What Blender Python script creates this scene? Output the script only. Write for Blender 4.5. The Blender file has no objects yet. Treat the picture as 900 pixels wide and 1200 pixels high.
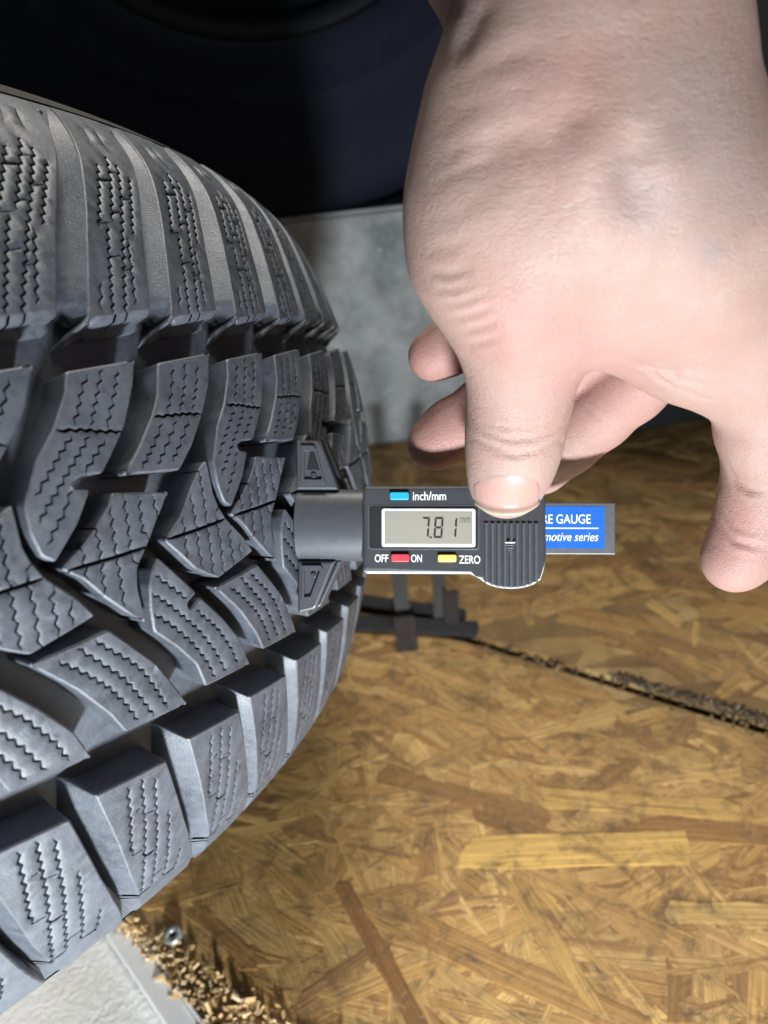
import bpy, bmesh, math, random
import numpy as np
from mathutils import Vector, Matrix, Euler
from mathutils.geometry import delaunay_2d_cdt

# ------------------------------------------------------------------ camera
ZF = 0.345                                   # camera height above the board floor
FPX, PIT, ROL = 923.4, 0.18313, 0.11896      # focal length in photo pixels (900 wide), pitch, roll
TILT = math.radians(20)                      # the tyre leans 20 degrees against the floor
_c, _s = math.cos(PIT+TILT), math.sin(PIT+TILT)
FW = np.array([0, _c, -_s]); _up = np.array([0, _s, _c]); _rt = np.array([1., 0, 0])
RT = math.cos(ROL)*_rt - math.sin(ROL)*_up
UP = math.sin(ROL)*_rt + math.cos(ROL)*_up
CAM = np.array([0, 0, ZF])
sc = bpy.context.scene
col = sc.collection
cam = bpy.data.cameras.new("camera"); camo = bpy.data.objects.new("camera", cam); col.objects.link(camo)
m = Matrix(((RT[0], UP[0], -FW[0], 0), (RT[1], UP[1], -FW[1], 0), (RT[2], UP[2], -FW[2], ZF), (0, 0, 0, 1)))
camo.matrix_world = m
cam.sensor_fit = 'HORIZONTAL'; cam.sensor_width = 36.0; cam.lens = FPX*36/900
cam.clip_start = 0.01; cam.clip_end = 50
cam.dof.use_dof = True; cam.dof.focus_distance = 0.205; cam.dof.aperture_fstop = 18.0
sc.camera = camo
sc.cycles.max_bounces = 7; sc.cycles.diffuse_bounces = 2; sc.cycles.glossy_bounces = 3; sc.cycles.adaptive_threshold = .015

# ------------------------------------------------------------------ light
w = bpy.data.worlds.new("World"); sc.world = w; w.use_nodes = True
w.node_tree.nodes["Background"].inputs[0].default_value = (0.75, 0.86, 1.0, 1)
w.node_tree.nodes["Background"].inputs[1].default_value = 0.045
def lamp(name, loc, target, power, size, color):
    l = bpy.data.lights.new(name, 'AREA'); l.shape = 'DISK'; l.size = size; l.energy = power; l.color = color
    o = bpy.data.objects.new(name, l); col.objects.link(o); o.location = loc
    o.rotation_euler = (Vector(target)-Vector(loc)).to_track_quat('-Z', 'Y').to_euler()
    return o
wl_ = lamp("work_lamp", (0.005, -0.22, 0.075), (-0.10, 0.20, 0.19), 4.0, 0.05, (0.88, 0.95, 1.0)); wl_.data.spread = math.radians(160)
lamp("overhead_fill", (0.5, 1.6, 3.2), (0.25, 0.4, 0), 118, 1.8, (1.0, 0.96, 0.90))  # unseen overhead fill, added to brighten the floor
vs = sc.view_settings
vs.view_transform = 'Standard'; vs.look = 'None'; vs.gamma = 1; vs.use_curve_mapping = False; vs.exposure = 0.16

# ------------------------------------------------------------------ helpers
def ray(px, py): return FW + RT*(px-450)/FPX - UP*(py-600)/FPX
def Pc(px, py, d): return CAM + ray(px, py)*d                      # photo pixel + distance -> place
def Pz(px, py, z):
    r = ray(px, py); return CAM + r*((z-ZF)/r[2])                   # photo pixel on a level plane
def project(P):
    q = np.asarray(P, float)-CAM; wv = q@FW
    return 450+FPX*(q@RT)/wv, 600-FPX*(q@UP)/wv, wv
def tag(o, label=None, cat=None, group=None, kind=None):
    if label: o["label"] = label
    if cat: o["category"] = cat
    if group: o["group"] = group
    if kind: o["kind"] = kind
    return o
def link(name, me, mat=None, parent=None):
    o = bpy.data.objects.new(name, me); col.objects.link(o)
    if mat is not None and len(me.materials) == 0: me.materials.append(mat)
    if parent is not None: o.parent = parent
    return o
def empty(name, loc=(0, 0, 0)):
    o = bpy.data.objects.new(name, None); col.objects.link(o); o.location = loc; o.empty_display_size = .02
    return o
def mesh(name, vs_, fs, smooth=False):
    me = bpy.data.meshes.new(name); me.from_pydata([tuple(map(float, v)) for v in vs_], [], fs)
    if smooth: me.polygons.foreach_set('use_smooth', [True]*len(me.polygons))
    me.update(); return me
def from_bm(name, bm, smooth=False):
    me = bpy.data.meshes.new(name); bm.normal_update(); bm.to_mesh(me); bm.free()
    if smooth: me.polygons.foreach_set('use_smooth', [True]*len(me.polygons))
    return me
class NT:
    def __init__(s, name):
        s.m = bpy.data.materials.new(name); s.m.use_nodes = True; s.t = s.m.node_tree; s.n = s.t.nodes
        s.b = s.n["Principled BSDF"]
    def a(s, typ, **k):
        nd = s.n.new(typ)
        for q, v in k.items():
            if q.startswith('i_'):
                key = q[2:].replace('_', ' '); nd.inputs[key].default_value = v
            else: setattr(nd, q, v)
        return nd
    def l(s, a, b): s.t.links.new(a, b)
    def noise(s, scale, detail=4, rough=.6, vec=None, dist=0):
        nd = s.a('ShaderNodeTexNoise'); nd.inputs['Scale'].default_value = scale; nd.inputs['Detail'].default_value = detail
        nd.inputs['Roughness'].default_value = rough; nd.inputs['Distortion'].default_value = dist
        if vec is not None: s.l(vec, nd.inputs['Vector'])
        return nd.outputs['Fac']
    def ramp(s, fac, stops):
        r = s.a('ShaderNodeValToRGB'); e = r.color_ramp.elements
        e[0].position, e[0].color = stops[0][0], (*stops[0][1], 1) if len(stops[0][1]) == 3 else stops[0][1]
        e[1].position, e[1].color = stops[-1][0], (*stops[-1][1], 1)
        for p, c_ in stops[1:-1]:
            x = e.new(p); x.color = (*c_, 1)
        s.l(fac, r.inputs[0]); return r.outputs[0]
    def mix(s, fac, a, b, mode='MIX'):
        x = s.a('ShaderNodeMix', data_type='RGBA', blend_type=mode)
        for sock, v in ((x.inputs[0], fac), (x.inputs[6], a), (x.inputs[7], b)):
            if isinstance(v, (int, float)): sock.default_value = v
            elif isinstance(v, tuple): sock.default_value = (*v, 1)
            else: s.l(v, sock)
        return x.outputs[2]
    def math(s, op, a, b=None):
        x = s.a('ShaderNodeMath', operation=op)
        for sock, v in zip(x.inputs, (a, b)):
            if v is None: continue
            if isinstance(v, (int, float)): sock.default_value = v
            else: s.l(v, sock)
        return x.outputs[0]
    def bump(s, h, strength, dist, normal=None):
        x = s.a('ShaderNodeBump'); x.inputs['Strength'].default_value = strength; x.inputs['Distance'].default_value = dist
        s.l(h, x.inputs['Height'])
        if normal is not None: s.l(normal, x.inputs['Normal'])
        return x.outputs[0]
    def set(s, **k):
        for q, v in k.items():
            sock = s.b.inputs[q.replace('_', ' ')]
            if isinstance(v, (int, float)): sock.default_value = v
            elif isinstance(v, tuple): sock.default_value = (*v, 1) if len(v) == 3 and sock.type == 'RGBA' else v
            else: s.l(v, sock)
        return s.m
def obj_coord(n): return n.a('ShaderNodeTexCoord').outputs['Object']
def geo_pos(n): return n.a('ShaderNodeNewGeometry').outputs['Position']
def plain(name, color, rough=.5, metal=0., bumpk=0., scale=3000, var=.12):
    n = NT(name); g = geo_pos(n)
    f = n.noise(scale*.12, 4, .6, g); f2 = n.noise(scale, 2, .5, g)
    c_ = n.mix(n.math('MULTIPLY', f, 1.0), tuple(x*(1-var) for x in color), tuple(min(1, x*(1+var)) for x in color))
    r = n.math('ADD', n.math('MULTIPLY', f, .25), rough-.12)
    n.set(Base_Color=c_, Roughness=r, Metallic=float(metal))
    if bumpk: n.set(Normal=n.bump(f2, bumpk, .0003))
    return n.m

# ------------------------------------------------------------------ materials
def make_rubber(name='dusty_rubber', *a_, **k_): return _rubber(name, *a_, **k_)
def _rubber(name, base=(.034, .040, .051), dust=(.088, .099, .120), spec=.85, rg=.33):
    n = NT(name); g = geo_pos(n)
    big = n.noise(70, 6, .7, g, .5); mid = n.noise(420, 5, .7, g); fine = n.noise(2600, 3, .6, g)
    v = n.a('ShaderNodeTexVoronoi'); v.inputs['Scale'].default_value = 900; n.l(g, v.inputs['Vector'])
    speck = n.ramp(v.outputs['Distance'], [(.05, (1, 1, 1)), (.14, (0, 0, 0))])
    specksel = n.ramp(n.noise(160, 3, .6, g), [(.50, (0, 0, 0)), (.62, (1, 1, 1))])
    c1 = n.mix(n.ramp(big, [(.35, (0, 0, 0)), (.7, (1, 1, 1))]), base, dust)
    c2 = n.mix(n.ramp(mid, [(.4, (0, 0, 0)), (.8, (.6, .6, .6))]), c1, tuple(x*1.22 for x in dust))
    c3 = n.mix(n.math('MULTIPLY', n.math('MULTIPLY', speck, specksel), .75), c2, (.26, .25, .23))
    c3 = n.mix(n.ramp(n.noise(38, 6, .75, g, 1.0), [(.56, (0, 0, 0)), (.72, (.40, .40, .40))]), c3, (.105, .088, .068) if spec > .5 else tuple(base))
    rough = n.math('ADD', n.math('MULTIPLY', mid, .30), rg)
    b1 = n.bump(fine, .45, .0003); b2 = n.bump(mid, .13, .0007, b1)
    return n.set(Base_Color=c3, Roughness=rough, Normal=b2, Specular_IOR_Level=spec, IOR=1.5)
RUB = make_rubber()
RUB_WALL = make_rubber('sidewall_rubber', (.026, .023, .020), (.048, .043, .036), spec=.3, rg=.6)

# ------------------------------------------------------------------ tyre geometry
R0, RC, HW, SR = .315, .1921, .08038, .04008
_ty, _tz = .33815, -.032935                      # tyre centre
TW = (-R0-.00289, _ty*math.cos(TILT)+_tz*math.sin(TILT), ZF-_ty*math.sin(TILT)+_tz*math.cos(TILT))
def prof(v):
    d = abs(v); e = min(max(d-HW, 0), SR*.999)
    return R0-d*d/(2*RC)-(SR-math.sqrt(SR*SR-e*e))
def pnorm(v):
    h = 2e-4; v = max(min(v, .1185), -.1185)
    dr = (prof(v+h)-prof(v-h))/(2*h); L = math.hypot(1, dr)
    return 1/L, -dr/L
def depth(v):
    d = abs(v)*1000; t = min(max((d-78)/(107-78), 0), 1); t = t*t*(3-2*t)
    return (8.3*(1-t)+.5*t)/1000
def tmap(u, v, h):                                # tread coordinates (mm, mm, mm) -> metres, tyre axis = z
    ph = u/1000/R0; vv = v/1000; nr, nz = pnorm(vv); r = prof(vv)+h/1000*nr
    return (r*math.cos(ph), r*math.sin(ph), vv+h/1000*nz)

P2 = 2*math.pi*R0*1000/38                         # one pitch pair
def clean(p, ndec=3):
    out = []
    for q in p:
        if not out or (abs(q[0]-out[-1][0])+abs(q[1]-out[-1][1])) > .05: out.append(q)
    if abs(out[0][0]-out[-1][0])+abs(out[0][1]-out[-1][1]) < .05: out.pop()
    return out
def area2(p): return sum(p[i-1][0]*p[i][1]-p[i][0]*p[i-1][1] for i in range(len(p)))
def rounded(p, r=.7):
    out = []; n = len(p)
    for i in range(n):
        a, b, c_ = np.array(p[i-1]), np.array(p[i]), np.array(p[(i+1) % n])
        la, lc = np.linalg.norm(a-b), np.linalg.norm(c_-b)
        d1, d2 = (a-b)/la, (c_-b)/lc
        if np.dot(d1, d2) < -.97: out.append(tuple(b)); continue
        k1, k2 = min(r, la*.4), min(r, lc*.4)
        for t in (0, .5, 1):
            q = (1-t)**2*(b+d1*k1)+2*t*(1-t)*b+t*t*(b+d2*k2); out.append(tuple(q))
    return out
def densify(p, step):
    out = []
    for i in range(len(p)):
        a, b = np.array(p[i]), np.array(p[(i+1) % len(p)]); k = max(1, int(np.linalg.norm(b-a)/step))
        for j in range(k): out.append(tuple(a+(b-a)*j/k))
    return out
def inside(pt, poly):
    x, y = pt; r = False; j = len(poly)-1
    for i in range(len(poly)):
        xi, yi = poly[i]; xj, yj = poly[j]
        if (yi > y) != (yj > y) and x < (xj-xi)*(y-yi)/(yj-yi)+xi: r = not r
        j = i
    return r
def polyline(p, step):
    out = []
    for i in range(len(p)-1):
        a, b = np.array(p[i], float), np.array(p[i+1], float); L = np.linalg.norm(b-a); k = max(1, round(L/step))
        for j in range(k): out.append(a+(b-a)*j/k)
    out.append(np.array(p[-1], float)); return out
def zigzag(p, wl, amp, ph=0):
    pts = polyline(p, wl/2); n = len(pts); out = []
    for i, q in enumerate(pts):
        t = pts[min(i+1, n-1)]-pts[max(i-1, 0)]; L = np.linalg.norm(t)+1e-9; nn = np.array([-t[1], t[0]])/L
        a = amp if (i+ph) % 2 else -amp
        if amp and (i == 0 or i == n-1): a *= .5
        out.append(q+nn*a)
    return out
def strip(pts, wd):
    n = len(pts); L, R = [], []
    for i, q in enumerate(pts):
        t = pts[min(i+1, n-1)]-pts[max(i-1, 0)]; k = np.linalg.norm(t)+1e-9; nn = np.array([-t[1], t[0]])/k
        wloc = wd*(.45 if i in (0, n-1) else 1)
        L.append(q+nn*wloc/2); R.append(q-nn*wloc/2)
    return [tuple(x) for x in R]+[tuple(x) for x in reversed(L)]

def block_mesh(name, poly, sipes, u0, bevel=.45, big_bevel=None, ledge=False, seed=0, lowd=.13, rim=.5, slope=None):
    """poly (u,v) mm outline; sipes: list of (polyline, width, wavelength, amplitude, depth)."""
    rnd = random.Random(seed)
    poly = clean(poly)
    if area2(poly) < 0: poly = poly[::-1]
    poly = densify(rounded(poly), 2.4)
    # inset by bevel
    n = len(poly); ins = []
    for i in range(n):
        a, b = np.array(poly[i-1]), np.array(poly[(i+1) % n]); t = b-a; t /= np.linalg.norm(t)+1e-9
        ins.append(tuple(np.array(poly[i])+np.array([-t[1], t[0]])*bevel))
    V = [Vector(q) for q in ins]; faces = [list(range(n))]; edges = []
    lines = []
    for (pl, wd, wl, amp, dp) in sipes:
        z = zigzag(pl, wl, amp, rnd.randint(0, 1)) if amp else polyline(pl, 2.5)
        sp = strip(z, wd); k = len(V); V += [Vector(q) for q in sp]; faces.append(list(range(k, k+len(sp))))
        lines.append((np.array([q for q in z]), wd, dp))
        ow = strip(z, wd+rim); k = len(V); V += [Vector(q) for q in ow]
        edges += [(k+i, k+(i+1) % len(ow)) for i in range(len(ow))]
    us = [q[0] for q in ins]; vv = [q[1] for q in ins]
    st = 2.6
    x = min(us)
    while x < max(us):
        y = min(vv)
        while y < max(vv):
            q = (x+rnd.uniform(-.4, .4), y+rnd.uniform(-.4, .4))
            if inside(q, ins): V.append(Vector(q))
            y += st
        x += st
    ov, oe, of, _, _, ids = delaunay_2d_cdt(V, edges+[(f[i-1], f[i]) for f in faces for i in range(len(f))], [], 0, 1e-4, True)
    kind = []
    spoly = [[tuple(V[i]) for i in f] for f in faces[1:]]
    sbox = [(min(q[0] for q in p), max(q[0] for q in p), min(q[1] for q in p), max(q[1] for q in p)) for p in spoly]
    for f in of:
        cx_ = sum(ov[i][0] for i in f)/len(f); cy_ = sum(ov[i][1] for i in f)/len(f)
        if not inside((cx_, cy_), ins): kind.append(None); continue
        d_ = 0
        for p, bx_, ln in zip(spoly, sbox, lines):
            if bx_[0] <= cx_ <= bx_[1] and bx_[2] <= cy_ <= bx_[3] and inside((cx_, cy_), p): d_ = max(d_, ln[2])
        kind.append(-d_ if d_ else 0)
    vert, F = [], []; cache = {}
    segs = [(l[:-1], l[1:], wd, dp) for l, wd, dp in lines]
    def sdist(p):
        best = 9
        for a, b, wd, dp in segs:
            d = b-a; t = np.clip(((p-a)*d).sum(1)/((d*d).sum(1)+1e-12), 0, 1)
            m_ = np.sqrt((((a+d*t[:, None])-p)**2).sum(1)).min()-wd/2
            best = min(best, m_)
        return best
    low = [-lowd if (segs and sdist(np.array(p)) < .12) else rnd.uniform(-.03, .03) for p in ov]
    def vid(i, lev):
        k = (i, lev)
        if k not in cache:
            h = low[i] if lev == 0 else lev
            vert.append(tmap(ov[i][0]-u0, ov[i][1], h)); cache[k] = len(vert)-1
        return cache[k]
    owner = {}
    for f, k in zip(of, kind):
        if k is None: continue
        F.append([vid(i, k) for i in f])
        for a, b in zip(f, f[1:]+f[:1]): owner[(a, b)] = k
    smooth = [True]*len(F)
    # walls
    bedges = []
    for (a, b), k in owner.items():
        k2 = owner.get((b, a))
        if k2 is None: bedges.append((a, b, k))
        elif k > k2:                                   # top to sipe floor
            q = [tmap(ov[i][0]-u0, ov[i][1], h) for i, h in ((b, low[b] if k == 0 else k), (a, low[a] if k == 0 else k), (a, k2), (b, k2))]
            s0 = len(vert); vert += q; F.append([s0, s0+1, s0+2, s0+3]); smooth.append(False)
    nx = {}
    for a, b, k in bedges:
        t = ov[b]-ov[a]; t = t.normalized() if t.length > 1e-9 else t; nn = Vector((t[1], -t[0]))
        for i in (a, b): nx[i] = nx.get(i, Vector((0, 0)))+nn
    wc = {}
    def wv(i, off, h, key):
        kk = (i, key)
        if kk not in wc:
            nn = nx[i].normalized(); p = ov[i]+nn*off
            vert.append(tmap(p[0]-u0, p[1], h)); wc[kk] = len(vert)-1
        return wc[kk]
    for a, b, k in bedges:
        rows = []
        for i in (a, b):
            dp = depth(ov[i][1]/1000)*1000; nn = nx[i].normalized()
            bb = bevel; wd_ = 0.
            if ledge:
                q_ = min(max((nn[1]*(1 if ov[i][1] < 0 else -1)-.35)/.35, 0), 1); wd_ = q_*q_*(3-2*q_)
            lv = [(0, low[i] if k == 0 else k, 't')]
            if k == 0: lv += [(bb*.62, -.16, 'm'), (bb+wd_*.9, -bb*.95-wd_*1.3, 'c')]
            if ledge: lv += [(bb+.01*dp+wd_*1.1, -dp*.70, 'l0'), (bb+.011*dp+wd_*2.3, -dp*.78, 'l1'), (bb+.015*dp+wd_*2.5, -dp-.6, 'b')]
            else: lv += [(bb+.015*dp, -dp-.6, 'b')]
            if slope:
                q_ = min(max((-nn[0]-.45)/.3, 0), 1); ex_ = q_*q_*(3-2*q_)*slope(ov[i][1])
                lv = [(o_+ex_*min(1, max(0, (-h_-.5)/dp)), h_, t_) for o_, h_, t_ in lv]
            rows.append(lv)
        ra, rb = rows
        for j in range(len(ra)-1):
            sh = lambda i, t, j=j: wv(i, t[0], t[1], (t[2], k, j if t[2] in 'tcb' and len(t[2]) == 1 else 9, len(ra)))
            F.append([sh(b, rb[j]), sh(a, ra[j]), sh(a, ra[j+1]), sh(b, rb[j+1])]); smooth.append(True)
    me = bpy.data.meshes.new(name); me.from_pydata(vert, [], F)
    me.polygons.foreach_set('use_smooth', smooth); me.materials.append(RUB); me.update()
    return me

H = 26.04
SIP = (.50, 2.6, .42, 3.4)
def sp(pts, w_=.57, wl=2.6, amp=.42, dp=3.4): return (pts, w_, wl, amp, dp)
# --- upper shoulder block
U_L = [(-178.3, 49.6), (-174.4, 58.5), (-170, 67.6), (-166.2, 74.6), (-161.6, 83.6), (-157.3, 90.6), (-153.0, 98), (-148.0, 105.5)]
U_R = [(-158.8, 51.6), (-154.4, 61.4), (-151, 68.7), (-147.2, 75.4), (-142.7, 82.8), (-138.1, 89.6), (-133.5, 97), (-128.5, 105.5)]
def lerp_edge(E, v):
    for a, b in zip(E, E[1:]):
        if (a[1]-v)*(b[1]-v) <= 0: return a[0]+(b[0]-a[0])*(v-a[1])/(b[1]-a[1])
    return E[0][0] if abs(v-E[0][1]) < abs(v-E[-1][1]) else E[-1][0]
def fsip(EL, ER, f0, v0, v1, f1=None, n=5, **k):
    f1 = f0 if f1 is None else f1
    pts = []
    for i in range(n):
        t = i/(n-1); v = v0+(v1-v0)*t; f_ = f0+(f1-f0)*t; a, b = lerp_edge(EL, v), lerp_edge(ER, v); pts.append((a+(b-a)*f_, v))
    return sp(pts, **k)
def bar(EL, ER, fa, fb, v, **k):
    a, b = lerp_edge(EL, v), lerp_edge(ER, v); return sp([(a+(b-a)*fa, v), (a+(b-a)*fb, v+.5)], amp=0, **k)
def shoulder_sipes(EL, ER, sg, W):
    V = lambda x: sg*x
    o = [fsip(EL, ER, .20, V(52), V(58), .22, w_=W*.8), fsip(EL, ER, .22, V(71), V(88), .30, w_=W),
         fsip(EL, ER, .38, V(50), V(72), .36, w_=W), fsip(EL, ER, .45, V(73), V(91), .50, w_=W),
         fsip(EL, ER, .57, V(50), V(89), .66, n=8, w_=W), fsip(EL, ER, .75, V(53), V(69), .70, w_=W*.9),
         fsip(EL, ER, .80, V(70), V(86), .84, w_=W)]
    o += [bar(EL, ER, .37, .56, V(64), w_=W), bar(EL, ER, .23, .41, V(72), w_=W), bar(EL, ER, .47, .63, V(75), w_=W),
          bar(EL, ER, .57, .74, V(61), w_=W), bar(EL, ER, .28, .48, V(83), w_=W), bar(EL, ER, .49, .65, V(86), w_=W),
          bar(EL, ER, .65, .81, V(79), w_=W)]
    o += [fsip(EL, ER, .35, V(95), V(100), w_=.4, wl=9, n=2), fsip(EL, ER, .6, V(94), V(101), w_=.4, wl=9, n=2)]
    return o
U_poly = U_L+U_R[::-1]
# --- lower shoulder block (S2 frame)
S_L = [(-198.6, -50), (-196.3, -56.2), (-192.3, -66.5), (-187.2, -80), (-181.2, -91.5), (-177.0, -98), (-172, -105.5)]
S_R = [(-178.1, -52), (-174.3, -61.9), (-169.7, -73.2), (-164.6, -83.8), (-160.2, -91.5), (-156, -98), (-151, -105.5)]
S_poly = S_L+S_R[::-1]
def S_sipes():
    d = 28.0; W = .74; o = []
    raw = [[(-217.7, -52.8), (-217.3, -56.8), (-216.5, -63.6), (-216.0, -69.5), (-215.1, -73.5)],
           [(-213.7, -52.8), (-213.0, -58.9), (-211.8, -67.5), (-211.2, -75.3), (-210.6, -82.6), (-208.5, -92.3)],
           [(-209.7, -54.8), (-208.8, -62.6), (-207.5, -71.8), (-206.8, -81.6), (-205.2, -90.2)],
           [(-204.0, -66.9), (-202.8, -77.4), (-201.0, -89.8)], [(-197.1, -83.1), (-196.3, -91.4)]]
    for r in raw: o.append(sp([(a+d, b) for a, b in r], w_=W, wl=2.5, amp=.42))
    for a, b in [((-215.1, -73.5), (-211.9, -73.8)), ((-211, -76.7), (-207.2, -76.7)), ((-206, -86.1), (-202.4, -85.9)), ((-200.7, -90.1), (-196.3, -90.4)),
                 ((-209.3, -90.2), (-205.2, -90.2)), ((-215.1, -60.9), (-213.6, -60.8)), ((-211.4, -63.7), (-209.2, -64.2))]:
        o.append(sp([(a[0]+d, a[1]), (b[0]+d, b[1])], w_=W, amp=0))
    return o
# --- upper centre blocks
Ma = [(-187.7, 39.2), (-168.8, 40.6), (-171.6, 35.1), (-177.1, 26.8), (-182.1, 21.5), (-185.9, 17.8), (-190.6, 18.3), (-193.4, 17.3), (-193.0, 15.9), (-189.6, 15.1),
      (-194.0, 9.1), (-200.6, 2.8), (-203.2, 4.6), (-204.4, 9.5), (-204.2, 15.0), (-199.5, 23.0), (-194.6, 28.0), (-189.5, 35.0)]
Ma_s = [sp([(-182.7, 38.4), (-185.4, 35.0), (-187.3, 31.6), (-189.4, 28.6)]), sp([(-190.4, 26.6), (-195.0, 22.5), (-198.4, 19.1), (-201.6, 16.2)]),
        sp([(-178.6, 39.3), (-181.4, 34.6), (-183.9, 30.6), (-185.6, 27.8)]), sp([(-186.6, 25.8), (-191.0, 21.8), (-194.6, 18.5), (-197.2, 15.9), (-199.7, 13.7), (-202.0, 11.1)]),
        sp([(-174.4, 39.1), (-177.2, 33.9), (-179.6, 30.4), (-181.6, 27.0)]), sp([(-182.9, 24.7), (-186.7, 21.4), (-189.8, 18.8)]),
        sp([(-193.6, 15.9), (-195.4, 13.6), (-196.1, 12.2), (-198.9, 9.4), (-201.4, 6.5)]),
        sp([(-193.7, 27.9), (-190.5, 27.5), (-187.0, 27.1), (-183.5, 26.3), (-178.6, 25.7)], w_=.8, amp=.25, dp=3)]
Mb = [(-162.7, 39.5), (-166.1, 32.1), (-169.1, 28.0), (-175.3, 21.7), (-181.2, 16.6), (-165.0, 14.8), (-159.4, 19.4), (-153.7, 25.4), (-147.4, 33.0), (-142.9, 41.1)]
Mb_L = [(-181.2, 16.5), (-175.3, 21.7), (-169.1, 28.0), (-166.1, 32.1), (-162.7, 39.5)]
Mb_R = [(-165.0, 14.6), (-159.4, 19.4), (-153.7, 25.4), (-147.4, 33.0), (-142.9, 41.1)]
Mb_s = [fsip(Mb_L, Mb_R, f_, 39.2, 28.2) for f_ in (.27, .51, .75)]+[fsip(Mb_L, Mb_R, f_, 26.0, 17.2) for f_ in (.25, .5, .75)]
Mb_s.append(sp([(-168.6, 27.6), (-163, 27.4), (-158, 27.2), (-153.2, 26.6)], w_=.8, amp=.25, dp=3))
# --- centre blocks
Ka = [(-209.6, 14.4), (-206.9, 15.6), (-206.9, 7.4), (-205.9, 4.2), (-203.9, .6), (-198.0, -5.6), (-194.6, -10.3), (-209.6, -13.2), (-213.6, -11.0), (-217.3, -8.6),
      (-225.2, .2), (-219.2, 4.4), (-214.2, 10.1)]
Ka_s = [sp([(-218.4, 4.6), (-219.0, -1), (-219.2, -5.4)]), sp([(-214.6, 9.0), (-214.8, 1.0), (-215.1, -4.0), (-214.6, -9.2)]), sp([(-210.2, 13.6), (-210.6, 6.8), (-210.9, 1.0), (-211.1, -4.0), (-211.1, -11.6)]),
        sp([(-206.0, 4.0), (-207.5, 1.5), (-207.0, -5.4), (-207.5, -9.7), (-207.1, -12.6)]), sp([(-202.3, -1.5), (-203.5, -3.8), (-203.2, -7.7), (-203.3, -11.6)]),
        sp([(-198.9, -5.4), (-200.0, -6.8), (-199.9, -10.5)]), sp([(-224.2, .3), (-214, .2), (-204.3, .4)], w_=.85, amp=0, dp=3.4)]
Kb = [(-185.0, 13.4), (-169.5, 10.7), (-174.6, 5.4), (-177.4, 1.9), (-182.2, -3.4), (-183.0, -7.6), (-182.1, -16.1), (-185.3, -13.8), (-191.3, -7.7), (-195.6, -2.3),
      (-200.1, 1.1), (-194.8, 4.0), (-190.8, 7.1), (-186.5, 11.0)]
Kb_s = [sp([(-194.7, 3.8), (-194.8, -1.3), (-194.8, -2.6)]), sp([(-190.5, 7.0), (-190.7, 2.2), (-191.5, -6.5)]), sp([(-186.1, 10.9), (-186.9, 4.2), (-187.1, -6.2), (-187.1, -10.7)]),
        sp([(-182.3, 12.5), (-182.8, 4.4), (-183.4, -0.1), (-182.0, -3.0)]), sp([(-178.3, 11.7), (-179.2, 3.9), (-177.9, 1.9)]), sp([(-174.6, 11.0), (-174.4, 6.1)]),
        sp([(-198.6, .5), (-188, .2), (-178.6, .2)], w_=.85, amp=0, dp=3.4)]
# --- lower centre blocks
La = [(-210.0, -15.0), (-191.8, -14.3), (-180.6, -26.2), (-177.0, -31.6), (-173.6, -36.6), (-171.2, -40.5), (-190.2, -38.8), (-193.8, -33.0), (-201.0, -24.0), (-208.0, -17.0)]
La_s = [sp([(-204.1, -16.6), (-201.3, -18.9), (-197.3, -22.6), (-193.2, -26.9), (-189.7, -31.9), (-186.5, -37.6)]),
        sp([(-199.4, -15.6), (-194.9, -20.3), (-189.2, -26.5), (-185.7, -32.0), (-181.8, -38.8)]),
        sp([(-195.4, -15.2), (-191.9, -18.9), (-187.8, -22.6), (-184.2, -26.7), (-180.4, -33.3), (-177.6, -38.6)])]
Lb = [(-176.3, -3.0), (-166.1, -14.3), (-169.5, -15.9), (-168.9, -17.6), (-165.0, -15.8), (-156.9, -24.3), (-150.3, -32.5), (-146.4, -40.4), (-164.8, -38.9),
      (-167.9, -31.9), (-173.7, -25.3), (-180.3, -19.0), (-180.6, -13.8), (-180.0, -8.5), (-178.5, -5.1)]
Lb_s = [sp([(-177.9, -6.6), (-172.0, -12.2), (-169.4, -14.7)]), sp([(-179.6, -10.1), (-175.2, -14.1), (-166.4, -23.4), (-161.0, -30.9), (-156.8, -38.1)]),
        sp([(-179.8, -14.8), (-174.7, -19.4), (-168.4, -26.3), (-163.7, -33.0), (-161.2, -37.9)]), sp([(-166.7, -18.4), (-159.7, -25.4), (-154.3, -33.1), (-151.8, -38.5)])]
def shift(poly, d): return [(a+d, b) for a, b in poly]

tyre = empty('tyre', TW); tyre.rotation_euler = (-TILT, 0, 0)
tag(tyre, 'dusty black winter tyre with siped V-shaped tread, lying on the chipboard under the gauge', 'tyre')
ER = 1.0
kinds = [('U', block_mesh('upper_shoulder', U_poly, shoulder_sipes(U_L, U_R, 1, .62), -150, big_bevel=-1, ledge=True, seed=1, lowd=.28, rim=.8, slope=lambda v: .9*(H-lerp_edge(U_R, v)+lerp_edge(U_L, v))), -150, (0, H)),
         ('S', block_mesh('lower_shoulder', S_poly, S_sipes(), -175, seed=2, lowd=.16, rim=.6, slope=lambda v: .95*(H-lerp_edge(S_R, v)+lerp_edge(S_L, v))), -175, (0, H)),
         ('Ma', block_mesh('upper_long', Ma, Ma_s, -187, seed=3), -187, (0,)), ('Mb', block_mesh('upper_short', Mb, Mb_s, -162, seed=4), -162, (0,)),
         ('Ka', block_mesh('centre_wide', Ka, Ka_s, -209, seed=5), -209, (0,)), ('Kb', block_mesh('centre_narrow', Kb, Kb_s, -185, seed=6), -185, (0,)),
         ('La', block_mesh('lower_long', La, La_s, -190, seed=7), -190, (0,)), ('Lb', block_mesh('lower_short', Lb, Lb_s, -165, seed=8), -165, (0,))]
rest_v, rest_f, rest_s = [], [], []
jit = random.Random(5)
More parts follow.
